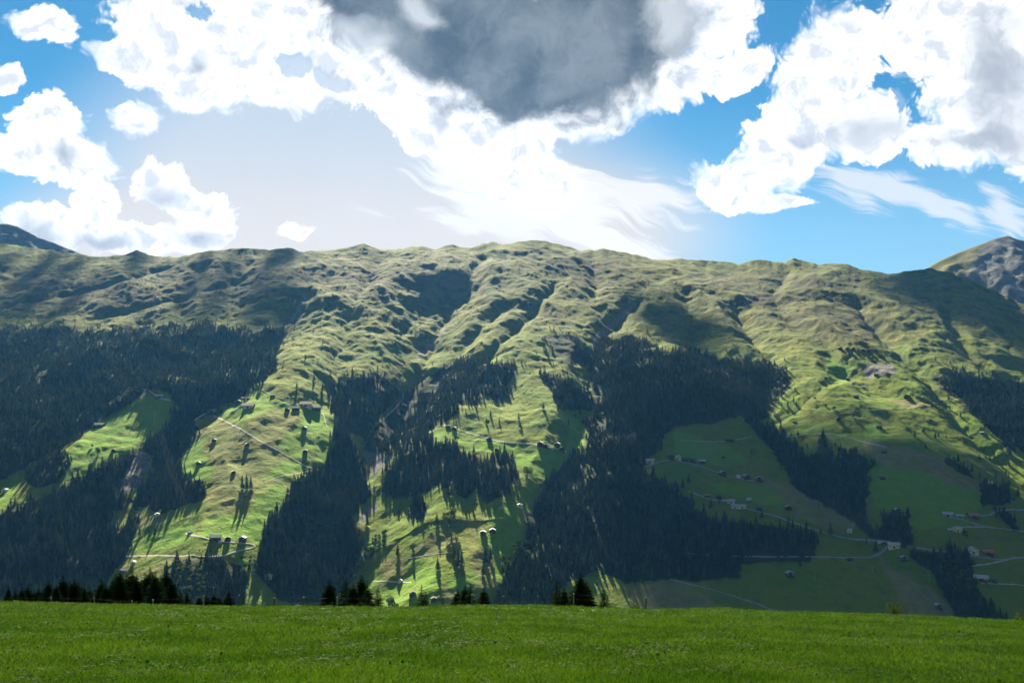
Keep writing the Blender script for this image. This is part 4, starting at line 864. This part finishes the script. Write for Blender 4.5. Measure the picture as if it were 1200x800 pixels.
for (a, b, h, k, lb) in LONE:
    if k == 's': lone(random.choice(SPR), 'spruce_tree', a, b, h * 1.1, lb, 'trees standing alone on the slope')
    else: lone(random.choice(BRD), 'leafy_tree', a, b, h * 1.15, lb, 'trees standing alone on the slope', 'tree', 1.1)
# ------------------------------------------------------------------ leafy trees of the gullies: each one an object
LEAFY_AREA = [((0, 350, 0, 500), 'x')]
bs = np.nonzero(inb & (rng.random(len(fx)) < 0.9))[0]
bs = bs[np.argsort(-(F_PX / fy[bs]))][:290]
def zone_broad(px, py):
    if px < 260: return 'pale leafy tree in the copse below the lower left road'
    if px < 310: return 'leafy tree by the hairpin of the lower left road'
    if px < 402 and py > 695: return 'pale leafy tree at the meadow crest left of the near small spruces'
    if px < 402: return 'leafy tree among the spruces beside the left meadow'
    if px < 470 and py > 590: return 'grey green leafy tree lining the lower ravine'
    if px < 560: return 'pale scrubby tree on the sunny flank of the middle ravine'
    if py > 580: return 'leafy tree at the foot of the big wood' if px < 700 else 'dark leafy tree in the lower right ravine'
    if px < 720: return 'scrubby tree in the hollow above the middle wood'
    if px < 960: return 'scrubby tree in the gully above the forest strip'
    return 'scrubby tree along the edge of the right wood'
for i in bs:
    h = float(rng.uniform(7, 15)) * (1.0 if fpy[i] > 560 else 0.75)
    o = new_obj('leafy_tree', random.choice(BRD)); s = h * random.uniform(.9, 1.3); o.location = (fx[i], fy[i], fz[i] - .3); o.scale = (s, s, h); o.rotation_euler.z = random.random() * 6.28
    zl = zone_broad(fpx[i], fpy[i]); tag(o, zl, 'tree', zl + 's'.replace('s', ''))

# ------------------------------------------------------------------ spruces of the woods: the nearest ones as objects, the rest as one wood
okm = (fpx[sel] > 2) & (fpx[sel] < 1198) & (fpy[sel] < 702)
rank = np.argsort(-(hgt[sel] / fy[sel]) * okm)
near_ids = sel[rank[:165]]; rest = sel[rank[165:]]
def zone_spruce(px, py):
    if px < 200: return 'tall spruce at the front of the lower left wood'
    if px < 300: return 'spruce in the copse below the lower left road'
    if px < 430: return 'spruce in the wood left of the stony ravine'
    if px < 600: return 'spruce in the clumps of the middle meadow'
    if px < 800: return 'spruce in the big wood between middle meadow and shaded hamlet'
    if px < 1000: return 'dark spruce in the shaded wood under the roadside hamlet'
    return 'dark spruce in the shaded ravine wood at the lower right'
for i in near_ids:
    o = new_obj('spruce_tree', random.choice(SPR)); h = float(hgt[i]); s = h * random.uniform(.85, 1.25); o.location = (fx[i], fy[i], fz[i] - .3); o.scale = (s, s, h); o.rotation_euler.z = random.random() * 6.28
    zl = zone_spruce(fpx[i], fpy[i]); tag(o, zl, 'tree', zl)
def gn_scatter(name, pts, attrs, protos, mat=None):
    """one object: points of a mesh, each carrying one of the given small meshes"""
    me = bpy.data.meshes.new(name); me.vertices.add(len(pts)); me.vertices.foreach_set('co', np.asarray(pts, np.float32).ravel())
    for k, v in attrs.items():
        if v.ndim == 2:
            a = me.attributes.new(k, 'FLOAT_VECTOR', 'POINT'); a.data.foreach_set('vector', v.astype(np.float32).ravel())
        else:
            a = me.attributes.new(k, 'INT', 'POINT'); a.data.foreach_set('value', v.astype(np.int32))
    o = new_obj(name, me)
    g = bpy.data.node_groups.new(name, 'GeometryNodeTree')
    g.interface.new_socket('Geometry', in_out='INPUT', socket_type='NodeSocketGeometry'); g.interface.new_socket('Geometry', in_out='OUTPUT', socket_type='NodeSocketGeometry')
    N = NT(g); gi = N.node('NodeGroupInput'); go = N.node('NodeGroupOutput')
    c = bpy.data.collections.new(name + '_kinds')
    for i, p in enumerate(protos):
        po = bpy.data.objects.new('%s_%02d' % (name, i), p); c.objects.link(po)
    ci = N.node('GeometryNodeCollectionInfo'); ci.inputs[0].default_value = c; ci.inputs['Separate Children'].default_value = True; ci.inputs['Reset Children'].default_value = True
    m2p = N.node('GeometryNodeMeshToPoints'); N.L.new(gi.outputs[0], m2p.inputs['Mesh'])
    na = lambda k, t: N.node('GeometryNodeInputNamedAttribute', {'Name': k}, data_type=t)
    ip = N.node('GeometryNodeInstanceOnPoints'); N.L.new(m2p.outputs[0], ip.inputs['Points']); N.L.new(ci.outputs[0], ip.inputs['Instance'])
    ip.inputs['Pick Instance'].default_value = True
    N.L.new(na('kind_index', 'INT').outputs[0], ip.inputs['Instance Index'])
    N.L.new(na('turn', 'FLOAT_VECTOR').outputs[0], ip.inputs['Rotation']); N.L.new(na('size', 'FLOAT_VECTOR').outputs[0], ip.inputs['Scale'])
    N.L.new(ip.outputs[0], go.inputs[0])
    md_ = o.modifiers.new('scatter', 'NODES'); md_.node_group = g
    return o

n_ = len(rest)
wdt = rng.uniform(0.85, 1.25, n_)
size = np.stack([hgt[rest] * wdt, hgt[rest] * wdt, hgt[rest]], 1)
turn = np.stack([rng.normal(0, .03, n_), rng.normal(0, .03, n_), rng.uniform(0, 6.28, n_)], 1)
fo = gn_scatter('spruce_forest', np.stack([fx[rest], fy[rest], fz[rest] - 0.3], 1), dict(size=size, turn=turn, kind_index=rng.integers(0, len(SPR), n_)), SPR)
tag(fo, 'dense dark spruce woods covering the gullies and spurs of the opposite slope', 'forest', kind='stuff')

# low shrubs and heath clumps of the high pastures: too many and too small to count
def shrub(seed):
    r = random.Random(seed); V = []; Fc = []
    for k in range(34):
        d = Vector((r.gauss(0, 1), r.gauss(0, 1), abs(r.gauss(0, .7)))).normalized(); c = Vector((d.x * .55, d.y * .55, d.z * .42)) * r.uniform(.6, 1.0); t = d.orthogonal().normalized(); bt = d.cross(t); q = r.uniform(.16, .3); b = len(V)
        V += [tuple(c + t * q), tuple(c + bt * q), tuple(c - t * q), tuple(c - bt * q)]; Fc.append((b, b + 1, b + 2, b + 3))
    return poly_mesh('shrub', V, Fc, M_scrub)
M_scrub = mat_leaf('alpine_scrub', c4(.022, .034, .014), c4(.065, .085, .030), 0.2)
NSH = 130000
q_ = rng.uniform(1 / 5000, 1 / 1950, NSH); ysh = 1 / q_; xsh = rng.uniform(-.66, .66, NSH) * ysh; zsh = ground(xsh, ysh)
pxs = CX + F_PX * xsh / ysh; pys = HY - F_PX * zsh / ysh
dens = 0.55 * sstep(fbm(xsh, ysh, 320, 3, k=2), -0.1, 0.4) + 0.9 * sstep(fbm(xsh, ysh, 60, 3, k=7), 0.12, 0.45)
dens = dens * np.interp(pys, [285, 330, 420, 520], [.5, 1.0, .6, .22]) * np.interp(pxs, [300, 650], [1.7, 1.0])  # denser to the left, helping to darken the shaded upper slope
ks = (rng.random(NSH) < dens) & ~mask(BRIGHT + HAY + SCREE, pxs, pys) & ~mask(FOREST, pxs, pys)
n = int(ks.sum()); sz = rng.uniform(1.0, 2.6, n) * np.interp(ysh[ks], [2000, 4800], [.9, 1.9])
tag(gn_scatter('alpine_scrub', np.stack([xsh[ks], ysh[ks], zsh[ks] - .2], 1), dict(size=np.stack([sz * rng.uniform(1.0, 2.2, n), sz, sz * rng.uniform(.6, .9, n)], 1), turn=np.stack([np.zeros(n), np.zeros(n), rng.uniform(-.5, .5, n)], 1), kind_index=rng.integers(0, 3, n)), [shrub(i) for i in range(3)]), 'low dark scrub and heath speckling the high pastures', 'scrub', kind='stuff')
print('scrub', n)
# ------------------------------------------------------------------ poles and power line on the slope
M_pole = mat_plain('pale_pole', c4(.40, .38, .34), c4(.55, .52, .48)); M_wire = mat_plain('aluminium_wire', c4(.07, .07, .075), c4(.11, .11, .115), 2, 0.8)
def tube(pts, r, n=6, closed=True):
    V = []; Fc = []; P = [Vector(p) for p in pts]
    for i, p in enumerate(P):
        d = (P[min(i + 1, len(P) - 1)] - P[max(i - 1, 0)]).normalized(); a = d.orthogonal().normalized(); b = d.cross(a); rr = r[i] if isinstance(r, (list, tuple)) else r
        for k in range(n): V.append(tuple(p + (a * math.cos(2 * math.pi * k / n) + b * math.sin(2 * math.pi * k / n)) * rr))
    for i in range(len(P) - 1):
        for k in range(n): Fc.append((i * n + k, i * n + (k + 1) % n, (i + 1) * n + (k + 1) % n, (i + 1) * n + k))
    Fc.append(tuple(range(n))[::-1]); Fc.append(tuple(len(P) * n - n + k for k in range(n)))
    return V, Fc
def slope_pole(px, py, hpx, label):
    p = hit(px, py); h = hpx * p.y / F_PX
    root = bpy.data.objects.new('utility_pole', None); COL.objects.link(root); root.location = p; tag(root, label, 'utility pole', 'utility poles on the shaded slope')
    V, Fc = tube([(0, 0, -1), (0, 0, h)], [.34, .24]); new_obj('mast', poly_mesh('mast', V, Fc, M_pole), root)
    V, Fc = tube([(-1.6, 0, h * .9), (1.6, 0, h * .9)], .16); new_obj('crossarm', poly_mesh('crossarm', V, Fc, M_pole), root)
for q in [(825, 694, 12, 'utility pole standing at the lowest road'), (889, 688, 12, 'utility pole in dark grass left of the lone pale hut'), (955, 681, 12, 'utility pole right of the lone pale hut'), (1022, 671, 11, 'utility pole above the brown field by the curving road'), (1089, 682, 9, 'utility pole on the edge of the lower right ravine wood'), (751, 690, 11, 'utility pole below the big wood at the meadow crest'), (1186, 686, 6, 'small utility pole by the path right of the big red barn')]: slope_pole(*q)
# lattice-free line of tall steel masts carrying four conductors
SPAN = [(147, 386), (181, 492), (222, 622), (250, 700)]
tops = []
for k, (a, b) in enumerate(SPAN):
    p = hit(a, b); h = 26.0
    root = bpy.data.objects.new('power_mast', None); COL.objects.link(root); root.location = p
    tag(root, ['power mast at the upper edge of the left forest', 'power mast in the wood under the far left meadow', 'power mast on the dark grass left of the lower left farm', 'power mast in the copse behind the meadow crest'][k], 'power mast', 'masts of the power line')
    V, Fc = tube([(0, 0, -2), (0, 0, h)], [.4, .22]); new_obj('mast', poly_mesh('mast', V, Fc, M_pole), root)
    V, Fc = tube([(-8, 0, h - 1.5), (8, 0, h - 1.5)], .18); new_obj('crossarm', poly_mesh('crossarm', V, Fc, M_pole), root)
    tops.append(p + Vector((0, 0, h - 1.4)))
for k, off in enumerate((-7.5, 0.0, 7.5)):
    pts = []
    for a, b in zip(tops[:-1], tops[1:]):
        for t in np.linspace(0, 1, 14, endpoint=False): pts.append(a.lerp(b, t) + Vector((off, 0, -4 * 9 * t * (1 - t) + 0.2)))
    pts.append(tops[-1] + Vector((off, 0, 0.2)))
    V, Fc = tube(pts, 0.08, 4); o = new_obj('power_cable', poly_mesh('power_cable', V, Fc, M_wire)); tag(o, 'thin pale cable strung down the left slope between the power masts', 'cable', 'cables of the power line')
# white boards standing in the grass of the hamlet
p = hit(877, 588); V = []; Fc = []; w_ = 4.0 * p.y / F_PX
root = bpy.data.objects.new('white_board', None); COL.objects.link(root); root.location = p + Vector((0, 0, .3)); tag(root, 'pair of white boards set up on the green above the roadside hamlet', 'board')
for dx, dz in ((-0.2, 3.2), (0.55, 4.4)):
    V = []; Fc = []; box((dx - .32) * w_, (dx + .32) * w_, -.25, .25, dz + 1.0, dz + 8.5, V, Fc); new_obj('panel', poly_mesh('panel', V, Fc, M_plaster), root)
    V = []; Fc = []; box((dx - .05) * w_, (dx + .05) * w_, -.1, .1, -1.0, dz + 1.0, V, Fc); new_obj('stand', poly_mesh('stand', V, Fc, M_wood), root)

# ------------------------------------------------------------------ spruces just behind the meadow crest: trunk and crown
M_near = mat_leaf('near_spruce_needles', c4(.007, .017, .007), c4(.020, .042, .014), 0.12, c4(.05, .09, .02))
M_nearleaf = mat_leaf('near_bush_leaves', c4(.03, .055, .012), c4(.065, .09, .022), 0.2)
def near_spruce(seed, sparse=False):
    r = random.Random(seed); V = []; Fc = []
    lv = 26 if sparse else 44; Rm = 0.26 if sparse else 0.33
    for l in range(lv):
        f = l / lv; z = 0.04 + 0.95 * f; rad = Rm * (1 - f) ** 0.82 + 0.012; nb = (7 if sparse else 12) if f < .85 else 4; a0 = r.random() * 6.28
        for bnum in range(nb):
            a = a0 + 6.283 * bnum / nb + r.uniform(-.3, .3); rl = rad * r.uniform(.6, 1.2); d = Vector((math.cos(a), math.sin(a), 0)); s = Vector((-d.y, d.x, 0)); droop = r.uniform(.1, .45); segs = 6
            pt = lambda t: d * rl * t + Vector((0, 0, z - droop * rl * t + 0.35 * droop * rl * t ** 3))
            for k in range(segs):
                t = (k + .6) / segs; c = pt(t); tl = rl * .52 * (1 - t * .75) * r.uniform(.7, 1.3)
                for sg in (-1, 1):
                    e = c + (s * sg * .8 + d * .55) * tl + Vector((0, 0, -r.uniform(.1, .5) * tl)); b = len(V)
                    V += [tuple(c - d * rl * .07), tuple(c + d * rl * .07 + Vector((0, 0, .004))), tuple(e)]; Fc.append((b, b + 1, b + 2))
            b = len(V); e = pt(1.12); V += [tuple(pt(0) + s * .006), tuple(pt(0) - s * .006), tuple(pt(.6) - s * rl * .05), tuple(e), tuple(pt(.6) + s * rl * .05)]; Fc.append((b, b + 1, b + 2, b + 3, b + 4))
    b = len(V); V += [(0, 0, 1.0), (.008, 0, .9), (-.005, .007, .9), (-.005, -.007, .9)]; Fc += [(b, b + 1, b + 2), (b, b + 2, b + 3), (b, b + 3, b + 1)]
    cr = poly_mesh('crown', V, Fc, M_near)
    V, Fc = tube([(0, 0, -.05), (0.002, 0, .4), (0, 0, .97)], [.018, .012, .003], 7); return cr, poly_mesh('trunk', V, Fc, M_darkbark)
M_darkbark = mat_plain('dark_bark', c4(.014, .013, .012), c4(.03, .028, .024))
NS = [near_spruce(i) for i in range(5)] + [near_spruce(20 + i, True) for i in range(3)]
def near_tree(px, tip, dist, variant, label, group, wk=1.0):
    x = (px - CX) / F_PX * dist; zt = (HY - tip + 4) / F_PX * dist; zg = float(meadow_z(x, dist)); h = zt - zg
    root = bpy.data.objects.new('spruce_tree', None); COL.objects.link(root); root.location = (x, dist, zg); root.scale = (h * wk, h * wk, h); root.rotation_euler.z = random.random() * 6.28
    tag(root, label, 'tree', group); cr, tk = NS[variant]
    new_obj('trunk', tk, root); new_obj('crown', cr, root)
LEFTROW = [(10, 690), (18, 694), (26, 689), (33, 687), (40, 693), (45, 691), (57, 681), (66, 686), (74, 676), (82, 683), (87, 680), (92, 684), (99, 689), (105, 688), (112, 692), (119, 680), (124, 686), (129, 690), (136, 674), (141, 670), (148, 673), (155, 667), (160, 676), (165, 682), (170, 673), (176, 666), (182, 672), (188, 676), (195, 669), (201, 680)]
LAB = {20: 'broad black spruce under the tip line left of the tallest near spruces', 25: 'tallest dark spruce of the long near row at the left', 21: 'slim tall spruce in front of the bright shed in the near left row', 28: 'last tall spruce at the right end of the dense near row', 0: 'first spruce of the near row, close to the left edge', 8: 'pointed spruce standing higher in the left part of the near row'}
for k, (a, t) in enumerate(LEFTROW):
    near_tree(a, t, random.uniform(86, 97), random.choice((0, 1, 2, 3, 4)), LAB.get(k, 'dark spruce in the dense near row behind the meadow crest at the left'), 'dense near row of spruces at the left', random.uniform(.85, 1.15))
for a, t, lb in [(211, 696, 'low spruce just right of the dense near row'), (219, 697, 'second low spruce right of the dense near row'), (233, 700, 'spruce tip by the pale fence post right of the near row'), (242, 700, 'spruce tip right of the pale fence post'), (251, 696, 'left spruce of the small dark group near the leaning post'), (257, 700, 'lowest spruce of the small dark group near the leaning post'), (268, 693, 'tallest spruce of the small dark group near the leaning post')]:
    near_tree(a, t, random.uniform(86, 94), random.choice((0, 1, 2, 3)), lb, 'small spruces right of the near row', 1.0)
for a, t, v, lb in [(386, 681, 2, 'leftmost spruce of the small grove at the crest before the ravine'), (405, 679, 5, 'slim airy spruce in the small grove at the crest before the ravine'), (414, 686, 3, 'low spruce in the middle of the crest grove'), (424, 676, 1, 'tallest spruce of the small grove at the crest before the ravine'), (431, 682, 6, 'spruce against the tallest one of the crest grove'), (443, 690, 6, 'lowest spruce at the right of the crest grove'), (494, 687, 7, 'small sparse spruce between the two barns at the crest'), (499, 696, 6, 'very small spruce touching the right hand crest barn'),
                    (536, 693, 4, 'left bushy spruce below the lower middle meadow'), (545, 688, 3, 'small bushy spruce behind the dark post below the middle meadow'), (551, 687, 5, 'thin spruce tip above the bushy pair'), (567, 691, 2, 'squat spruce at the start of the big wood'), (652, 682, 6, 'airy spruce left of the crest spruces before the dark slope'), (661, 690, 3, 'low spruce in the crest trio before the dark slope'), (680, 673, 1, 'tallest crest spruce before the dark slope'), (687, 683, 4, 'spruce leaning on the tallest crest spruce before the dark slope'), (708, 688, 7, 'small pointed spruce right of the tallest crest spruce')]:
    near_tree(a, t, random.uniform(85, 95), v, lb, 'small spruces along the meadow crest', 1.15)
# leafy bushes at the crest
def near_bush(px, tip, dist, wm, label):
    r = random.Random(int(px)); x = (px - CX) / F_PX * dist; zt = (HY - tip) / F_PX * dist; zg = float(meadow_z(x, dist)); h = zt - zg
    root = bpy.data.objects.new('leafy_bush', None); COL.objects.link(root); root.location = (x, dist, zg); tag(root, label, 'bush')
    V = []; Fc = []; SV = []; SF = []
    for s in range(13):
        a = r.random() * 6.28; e = Vector((math.cos(a) * wm * r.uniform(.3, 1), math.sin(a) * wm * .6, h * r.uniform(.7, 1.0))); c = e * .5 + Vector((0, 0, h * .12))
        tv, tf = tube([(0, 0, -.2), tuple(c), tuple(e)], [.03, .02, .008], 5); b = len(SV); SV += tv; SF += [tuple(b + i for i in f) for f in tf]
        for k in range(46):
            t = r.uniform(.35, 1.05); q = (c * 2 * (1 - t) * t + e * t * t) + Vector((r.gauss(0, .16), r.gauss(0, .16), r.gauss(0, .14))); d = Vector((r.gauss(0, 1), r.gauss(0, 1), r.gauss(0, .6))).normalized(); o_ = d.orthogonal().normalized(); b = len(V); l_ = r.uniform(.07, .14)
            V += [tuple(q), tuple(q + d * l_ * .5 + o_ * l_ * .35), tuple(q + d * l_), tuple(q + d * l_ * .5 - o_ * l_ * .35)]; Fc.append((b, b + 1, b + 2, b + 3))
    new_obj('stem', poly_mesh('stem', SV, SF, M_bark), root); new_obj('crown', poly_mesh('crown', V, Fc, M_nearleaf), root)
near_bush(1050, 706, 80, 1.2, 'loose leafy bush on the crest in front of the brown field'); near_bush(1197, 721, 80, 0.8, 'brownish bush at the crest on the right edge'); near_bush(745, 708, 84, 0.7, 'bright tuft of leaves by the dark post at the crest'); near_bush(716, 710, 84, 0.5, 'tiny bush at the crest right of the small pointed spruce'); near_bush(841, 709, 84, 0.6, 'bright leafy sprig at the crest beside the lowest road')

# ------------------------------------------------------------------ fence along the foot of the meadow
M_post = mat_plain('grey_post', c4(.06, .05, .04), c4(.13, .11, .09), 3); M_postp = mat_plain('white_post', c4(.16, .16, .16), c4(.24, .24, .24), 3)
FENCE = [(-30, 698, 1), (60, 699, 1), (110, 700, 1), (155, 703, 2), (179, 702, 2), (239, 697, 2), (281, 697, 0), (321, 700, 0), (356, 699, 0), (395, 699, 2), (440, 700, 1), (480, 700, 1), (519, 699, 0), (553, 696, 0), (590, 698, 1), (630, 698, 1), (672, 695, 2), (712, 696, 2), (757, 700, 0)]
FD = 83.0; root = bpy.data.objects.new('wire_fence', None); COL.objects.link(root)
p0 = None; heads = []
for a, t, k in FENCE:
    x = (a - CX) / F_PX * FD; zg = float(meadow_z(x, FD)); zt = (HY - t) / F_PX * FD
    if p0 is None: root.location = (x, FD, zg); p0 = Vector((x, FD, zg)); tag(root, 'wire fence on grey posts behind the meadow crest', 'fence')
    V, Fc = tube([(0, 0, -.3), (random.uniform(-.03, .03), 0, zt - zg)], .06 if k else .08, 7)
    po = new_obj('post', poly_mesh('post', V, Fc, M_postp if k == 2 else M_post), root); po.location = Vector((x, FD, zg)) - p0
    if k == 2: po['label'] = 'pale grey post'
    heads.append(Vector((x, FD, zt)))
for dz in (0.06, 0.5):
    pts = []
    for a, b in zip(heads[:-1], heads[1:]):
        for t in np.linspace(0, 1, 5, endpoint=False): pts.append(a.lerp(b, t) - p0 - Vector((0, .07, dz + .25 * t * (1 - t))))
    pts.append(heads[-1] - p0 - Vector((0, .07, dz)))
    V, Fc = tube(pts, .0035, 4); new_obj('wire', poly_mesh('wire', V, Fc, M_wire), root)

# ------------------------------------------------------------------ meadow grass, herbs and flowers
def mat_blade(name, cs, tr):
    m, N = new_mat(name); oi = N.node('ShaderNodeObjectInfo').outputs['Random']; pos = N.node('ShaderNodeNewGeometry').outputs['Position']
    n = N.noise(pos, 0.22, 4, 0.6); f = N.math('ADD', N.math('MULTIPLY', oi, .45), N.math('MULTIPLY', N.step(n, .38, .62), .6))
    col = N.mix(f, cs[0], cs[1]); return finish(m, N, col, 0.8, None, 0.04, tr, N.mix(f, cs[2], cs[3]))
M_grass = mat_blade('meadow_grass', (c4(.012, .032, .003), c4(.034, .066, .006), c4(.020, .058, .003), c4(.054, .110, .006)), .4)
M_herb = mat_blade('meadow_herbs', (c4(.013, .036, .004), c4(.028, .058, .006), c4(.022, .065, .003), c4(.045, .10, .005)), .4)
M_petal = mat_plain('white_petals', c4(.75, .75, .72), c4(.85, .85, .82))
def tuft(seed, n=16, spread=.16, h0=.10, h1=.24, wd=.016):
    r = random.Random(seed); V = []; Fc = []
    for _ in range(n):
        a = r.random() * 6.28; q = r.random() ** .5 * spread; x, y = q * math.cos(a), q * math.sin(a); h = r.uniform(h0, h1); b_ = r.random() * 6.28; ln = h * r.uniform(.2, .8); dx, dy = math.cos(b_) * ln, math.sin(b_) * ln; c = r.random() * 6.28; wx, wy = math.cos(c) * wd / 2, math.sin(c) * wd / 2; b = len(V)
        V += [(x - wx, y - wy, -.03), (x + wx, y + wy, -.03), (x + dx * .35 + wx * .8, y + dy * .35 + wy * .8, h * .62), (x + dx * .35 - wx * .8, y + dy * .35 - wy * .8, h * .62), (x + dx, y + dy, h)]
        Fc += [(b, b + 1, b + 2, b + 3), (b + 3, b + 2, b + 4)]
    return poly_mesh('grass_tuft', V, Fc, M_grass)
def herb(seed):
    r = random.Random(seed); V = []; Fc = []
    for _ in range(15):
        a = r.random() * 6.28; q = r.random() ** .5 * .17; c = Vector((q * math.cos(a), q * math.sin(a), r.uniform(.05, .17))); d = Vector((r.gauss(0, 1), r.gauss(0, 1), r.gauss(.2, .35))).normalized(); o_ = d.cross(Vector((0, 0, 1))).normalized(); l_ = r.uniform(.05, .11); b = len(V)
        V += [tuple(c), tuple(c + d * l_ * .5 + o_ * l_ * .4), tuple(c + d * l_), tuple(c + d * l_ * .5 - o_ * l_ * .4)]; Fc.append((b, b + 1, b + 2, b + 3))
    return poly_mesh('herb_tuft', V, Fc, M_herb)
def flower(seed):
    V = []; Fc = []; r = random.Random(seed)
    for k in range(7):
        a = 6.283 * k / 7; b = len(V); V += [(0, 0, .24), (.010 * math.cos(a - .4), .010 * math.sin(a - .4), .25), (.016 * math.cos(a), .016 * math.sin(a), .245), (.010 * math.cos(a + .4), .010 * math.sin(a + .4), .25)]; Fc.append((b, b + 1, b + 2, b + 3))
    b = len(V); V += [(-.003, 0, 0), (.003, 0, 0), (.002, 0, .24), (-.002, 0, .24)]; Fc.append((b, b + 1, b + 2, b + 3))
    return poly_mesh('daisy', V, Fc, M_petal)
def meadow_points(n, y0, y1, um_=0.72):
    q = rng.uniform(1 / y1, 1 / y0, n); y = 1 / q; u = rng.uniform(-um_, um_, n); x = u * (y + 18.0); return x, y, meadow_z(x, y)
NG = 220000
gx_, gy_, gz_ = meadow_points(NG, 9, 82)
patch = fbm(gx_, gy_, 5.5, 3, k=2) + 0.5 * fbm(gx_, gy_, 1.4, 2, k=5)
hb = rng.random(NG) < 0.20 * sstep(patch, -0.2, 0.6) + 0.01
for name, msk, pr, lab, cat, base in (('grass', ~hb, [tuft(i) for i in range(6)], 'short dense meadow grass in the foreground', 'grass', 1.0), ('meadow_herbs', hb, [herb(i) for i in range(5)], 'broad leaved herbs and clover growing in the meadow grass', 'herbs', 1.0)):
    x, y, z = gx_[msk], gy_[msk], gz_[msk]; n = len(x); k = np.interp(y, [9, 20, 80], [0.8, 1.0, 1.9]) * base
    hk = rng.uniform(.7, 1.25, n) * (1 + .45 * fbm(x, y, 4, 3, k=7)) * np.interp(y, [9, 80], [.85, 1.15])
    size = np.stack([k, k, hk], 1); turn = np.stack([rng.normal(0, .08, n), rng.normal(0, .08, n), rng.uniform(0, 6.28, n)], 1)
    tag(gn_scatter(name, np.stack([x, y, z], 1), dict(size=size, turn=turn, kind_index=rng.integers(0, len(pr), n)), pr), lab, cat, kind='stuff')
x, y, z = meadow_points(700, 9, 72); cl = fbm(x, y, 6, 2, k=3) > 0.02; x, y, z = x[cl], y[cl], z[cl]; n = len(x)
s_ = np.interp(y, [9, 72], [.7, 1.3]) * rng.uniform(.5, 1.1, n)
tag(gn_scatter('daisies', np.stack([x, y, z], 1), dict(size=np.stack([s_, s_, rng.uniform(.7, 1.1, n)], 1), turn=np.stack([rng.normal(0, .3, n), rng.normal(.35, .3, n), rng.uniform(0, 6.28, n)], 1), kind_index=np.zeros(n, int)), [flower(0)]), 'tiny white flowers dotted through the meadow grass', 'flowers', kind='stuff')
# ------------------------------------------------------------------ haze
def build_haze():
    x0, x1, y0, y1, z0, z1 = -7800, 7800, -120, 8300, -1500, 1600
    V = [(x, y, z) for x in (x0, x1) for y in (y0, y1) for z in (z0, z1)]
    Fc = [(0, 1, 3, 2), (4, 6, 7, 5), (0, 4, 5, 1), (2, 3, 7, 6), (0, 2, 6, 4), (1, 5, 7, 3)]
    m, N = new_mat('haze_air')
    v = N.node('ShaderNodeVolumePrincipled'); v.inputs['Color'].default_value = HAZE_COL; v.inputs['Density'].default_value = HAZE_D; v.inputs['Anisotropy'].default_value = HAZE_G
    out = N.node('ShaderNodeOutputMaterial'); N.L.new(v.outputs[0], out.inputs['Volume'])
    m.cycles.homogeneous_volume = True
    o = new_obj('haze', poly_mesh('haze', V, Fc, m)); tag(o, 'thin blue valley haze over the mountainside', 'haze', kind='stuff')
HAZE_COL, HAZE_D, HAZE_G = c4(.10, .38, 1.0), 0.72e-5, 0.42
build_haze()
